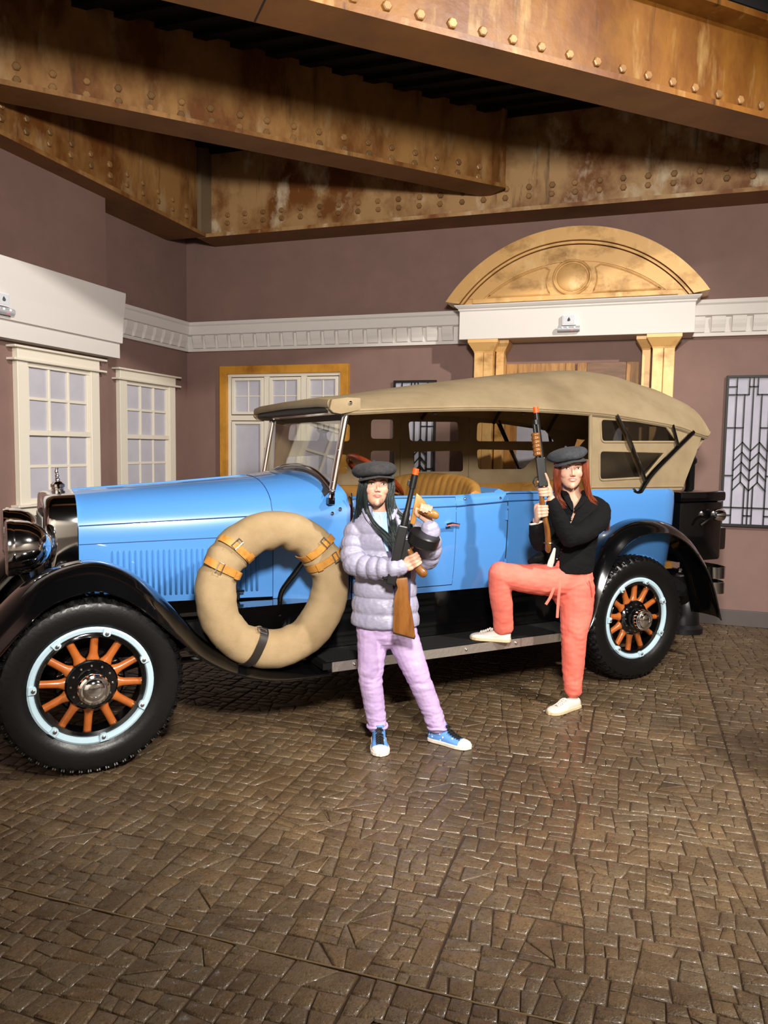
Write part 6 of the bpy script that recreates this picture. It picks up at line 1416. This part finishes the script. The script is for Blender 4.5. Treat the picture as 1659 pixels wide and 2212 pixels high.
M_CAPW = mat('grey wool cap', (62, 64, 68), 0.92, noise=((50, 52, 56), 60, (1, 1, 1), 0.4, 0.6), bump=(320, 0.4, (1, 1, 1)), sheen=0.02)
cap(Wm, HW @ Matrix.Translation((0, -0.002, 0.006)) @ Matrix.Rotation(0.02, 4, 'X') @ Matrix.Rotation(-0.20, 4, 'Y'), M_CAPW, 'flat_cap', 1.08, 0.08, 0.95, 0.020, 0.054)

# ---- the woman's toy shotgun
GUN2 = thing('toy_shotgun', 'toy pump shotgun with ribbed wooden grip held upright by the woman', 'toy gun', (4.409, -2.816, 0), 0.3193)
Q0 = Vector((-0.222, -0.258, 1.345)); Q1 = Vector((-0.278, -0.235, 1.776)); QX = (Q1 - Q0); QL = QX.length; QX.normalize(); QD = Vector((-QX.z, 0, QX.x)).normalized(); QO = QX.cross(QD)   # QD: underside, towards the left
qp = lambda s, t: Q0 + QX * s + QD * t
MB().tube([qp(0.14, -0.008), qp(QL - 0.03, -0.004)], 0.0125, 12).build('barrel', M_GUN, GUN2, smooth=True)
MB().tube([qp(0.14, 0.014), qp(QL - 0.09, 0.014)], 0.0105, 12).build('magazine_tube', M_GUN, GUN2, smooth=True)
MB().tube([qp(QL - 0.095, 0.002), qp(QL - 0.07, 0.002)], 0.020, 12, sy=0.8).build('barrel_band', M_GUN, GUN2, smooth=True)
MB().tube([qp(QL - 0.032, -0.004), qp(QL, -0.004)], 0.0155, 14).build('orange_tip', M_ORANGE, GUN2, smooth=True)
pr_ = []; P_ = []
for k in range(31): P_.append(qp(0.165 + 0.130 * k / 30, 0.014)); pr_.append(0.0205 + 0.0045 * abs(math.sin(PI * 6 * k / 30)) - (0.006 if k in (0, 30) else 0))
MB().tube(P_, pr_, 14).build('pump_grip', M_GWOOD, GUN2, smooth=True, angle=70)
MB().obox(qp(0.075, 0.002), QX * 0.082, QD * 0.025, QO * 0.019).build('receiver', M_GUN, GUN2, bevel=0.007)
MB().tube([qp(0.01, 0.02), qp(0.0, 0.045), qp(0.025, 0.055), qp(0.05, 0.045), qp(0.055, 0.022)], 0.004, 8).build('trigger_guard', M_GUN, GUN2, smooth=True)
sb = MB(); limb(sb, [qp(-0.005, 0.0), (-0.226, -0.256, 1.31), (-0.230, -0.258, 1.27), (-0.212, -0.250, 1.19), (-0.192, -0.245, 1.10), (-0.180, -0.225, 1.03), (-0.174, -0.200, 0.985)], [0.017, 0.0155, 0.0185, 0.0165, 0.020, 0.022, 0.020], 16, 6, flat=(0.8, 1.15)); sb.build('stock', M_GWOOD, GUN2, smooth=True)
MB().tube([Vector((-0.178, -0.222, 1.025)) + Vector((0.027 * math.cos(2 * PI * k / 20), 0.027 * math.sin(2 * PI * k / 20), 0)) for k in range(20)], 0.0025, 6, loop=True).build('sling_ring', M_NICKEL, GUN2, smooth=True)
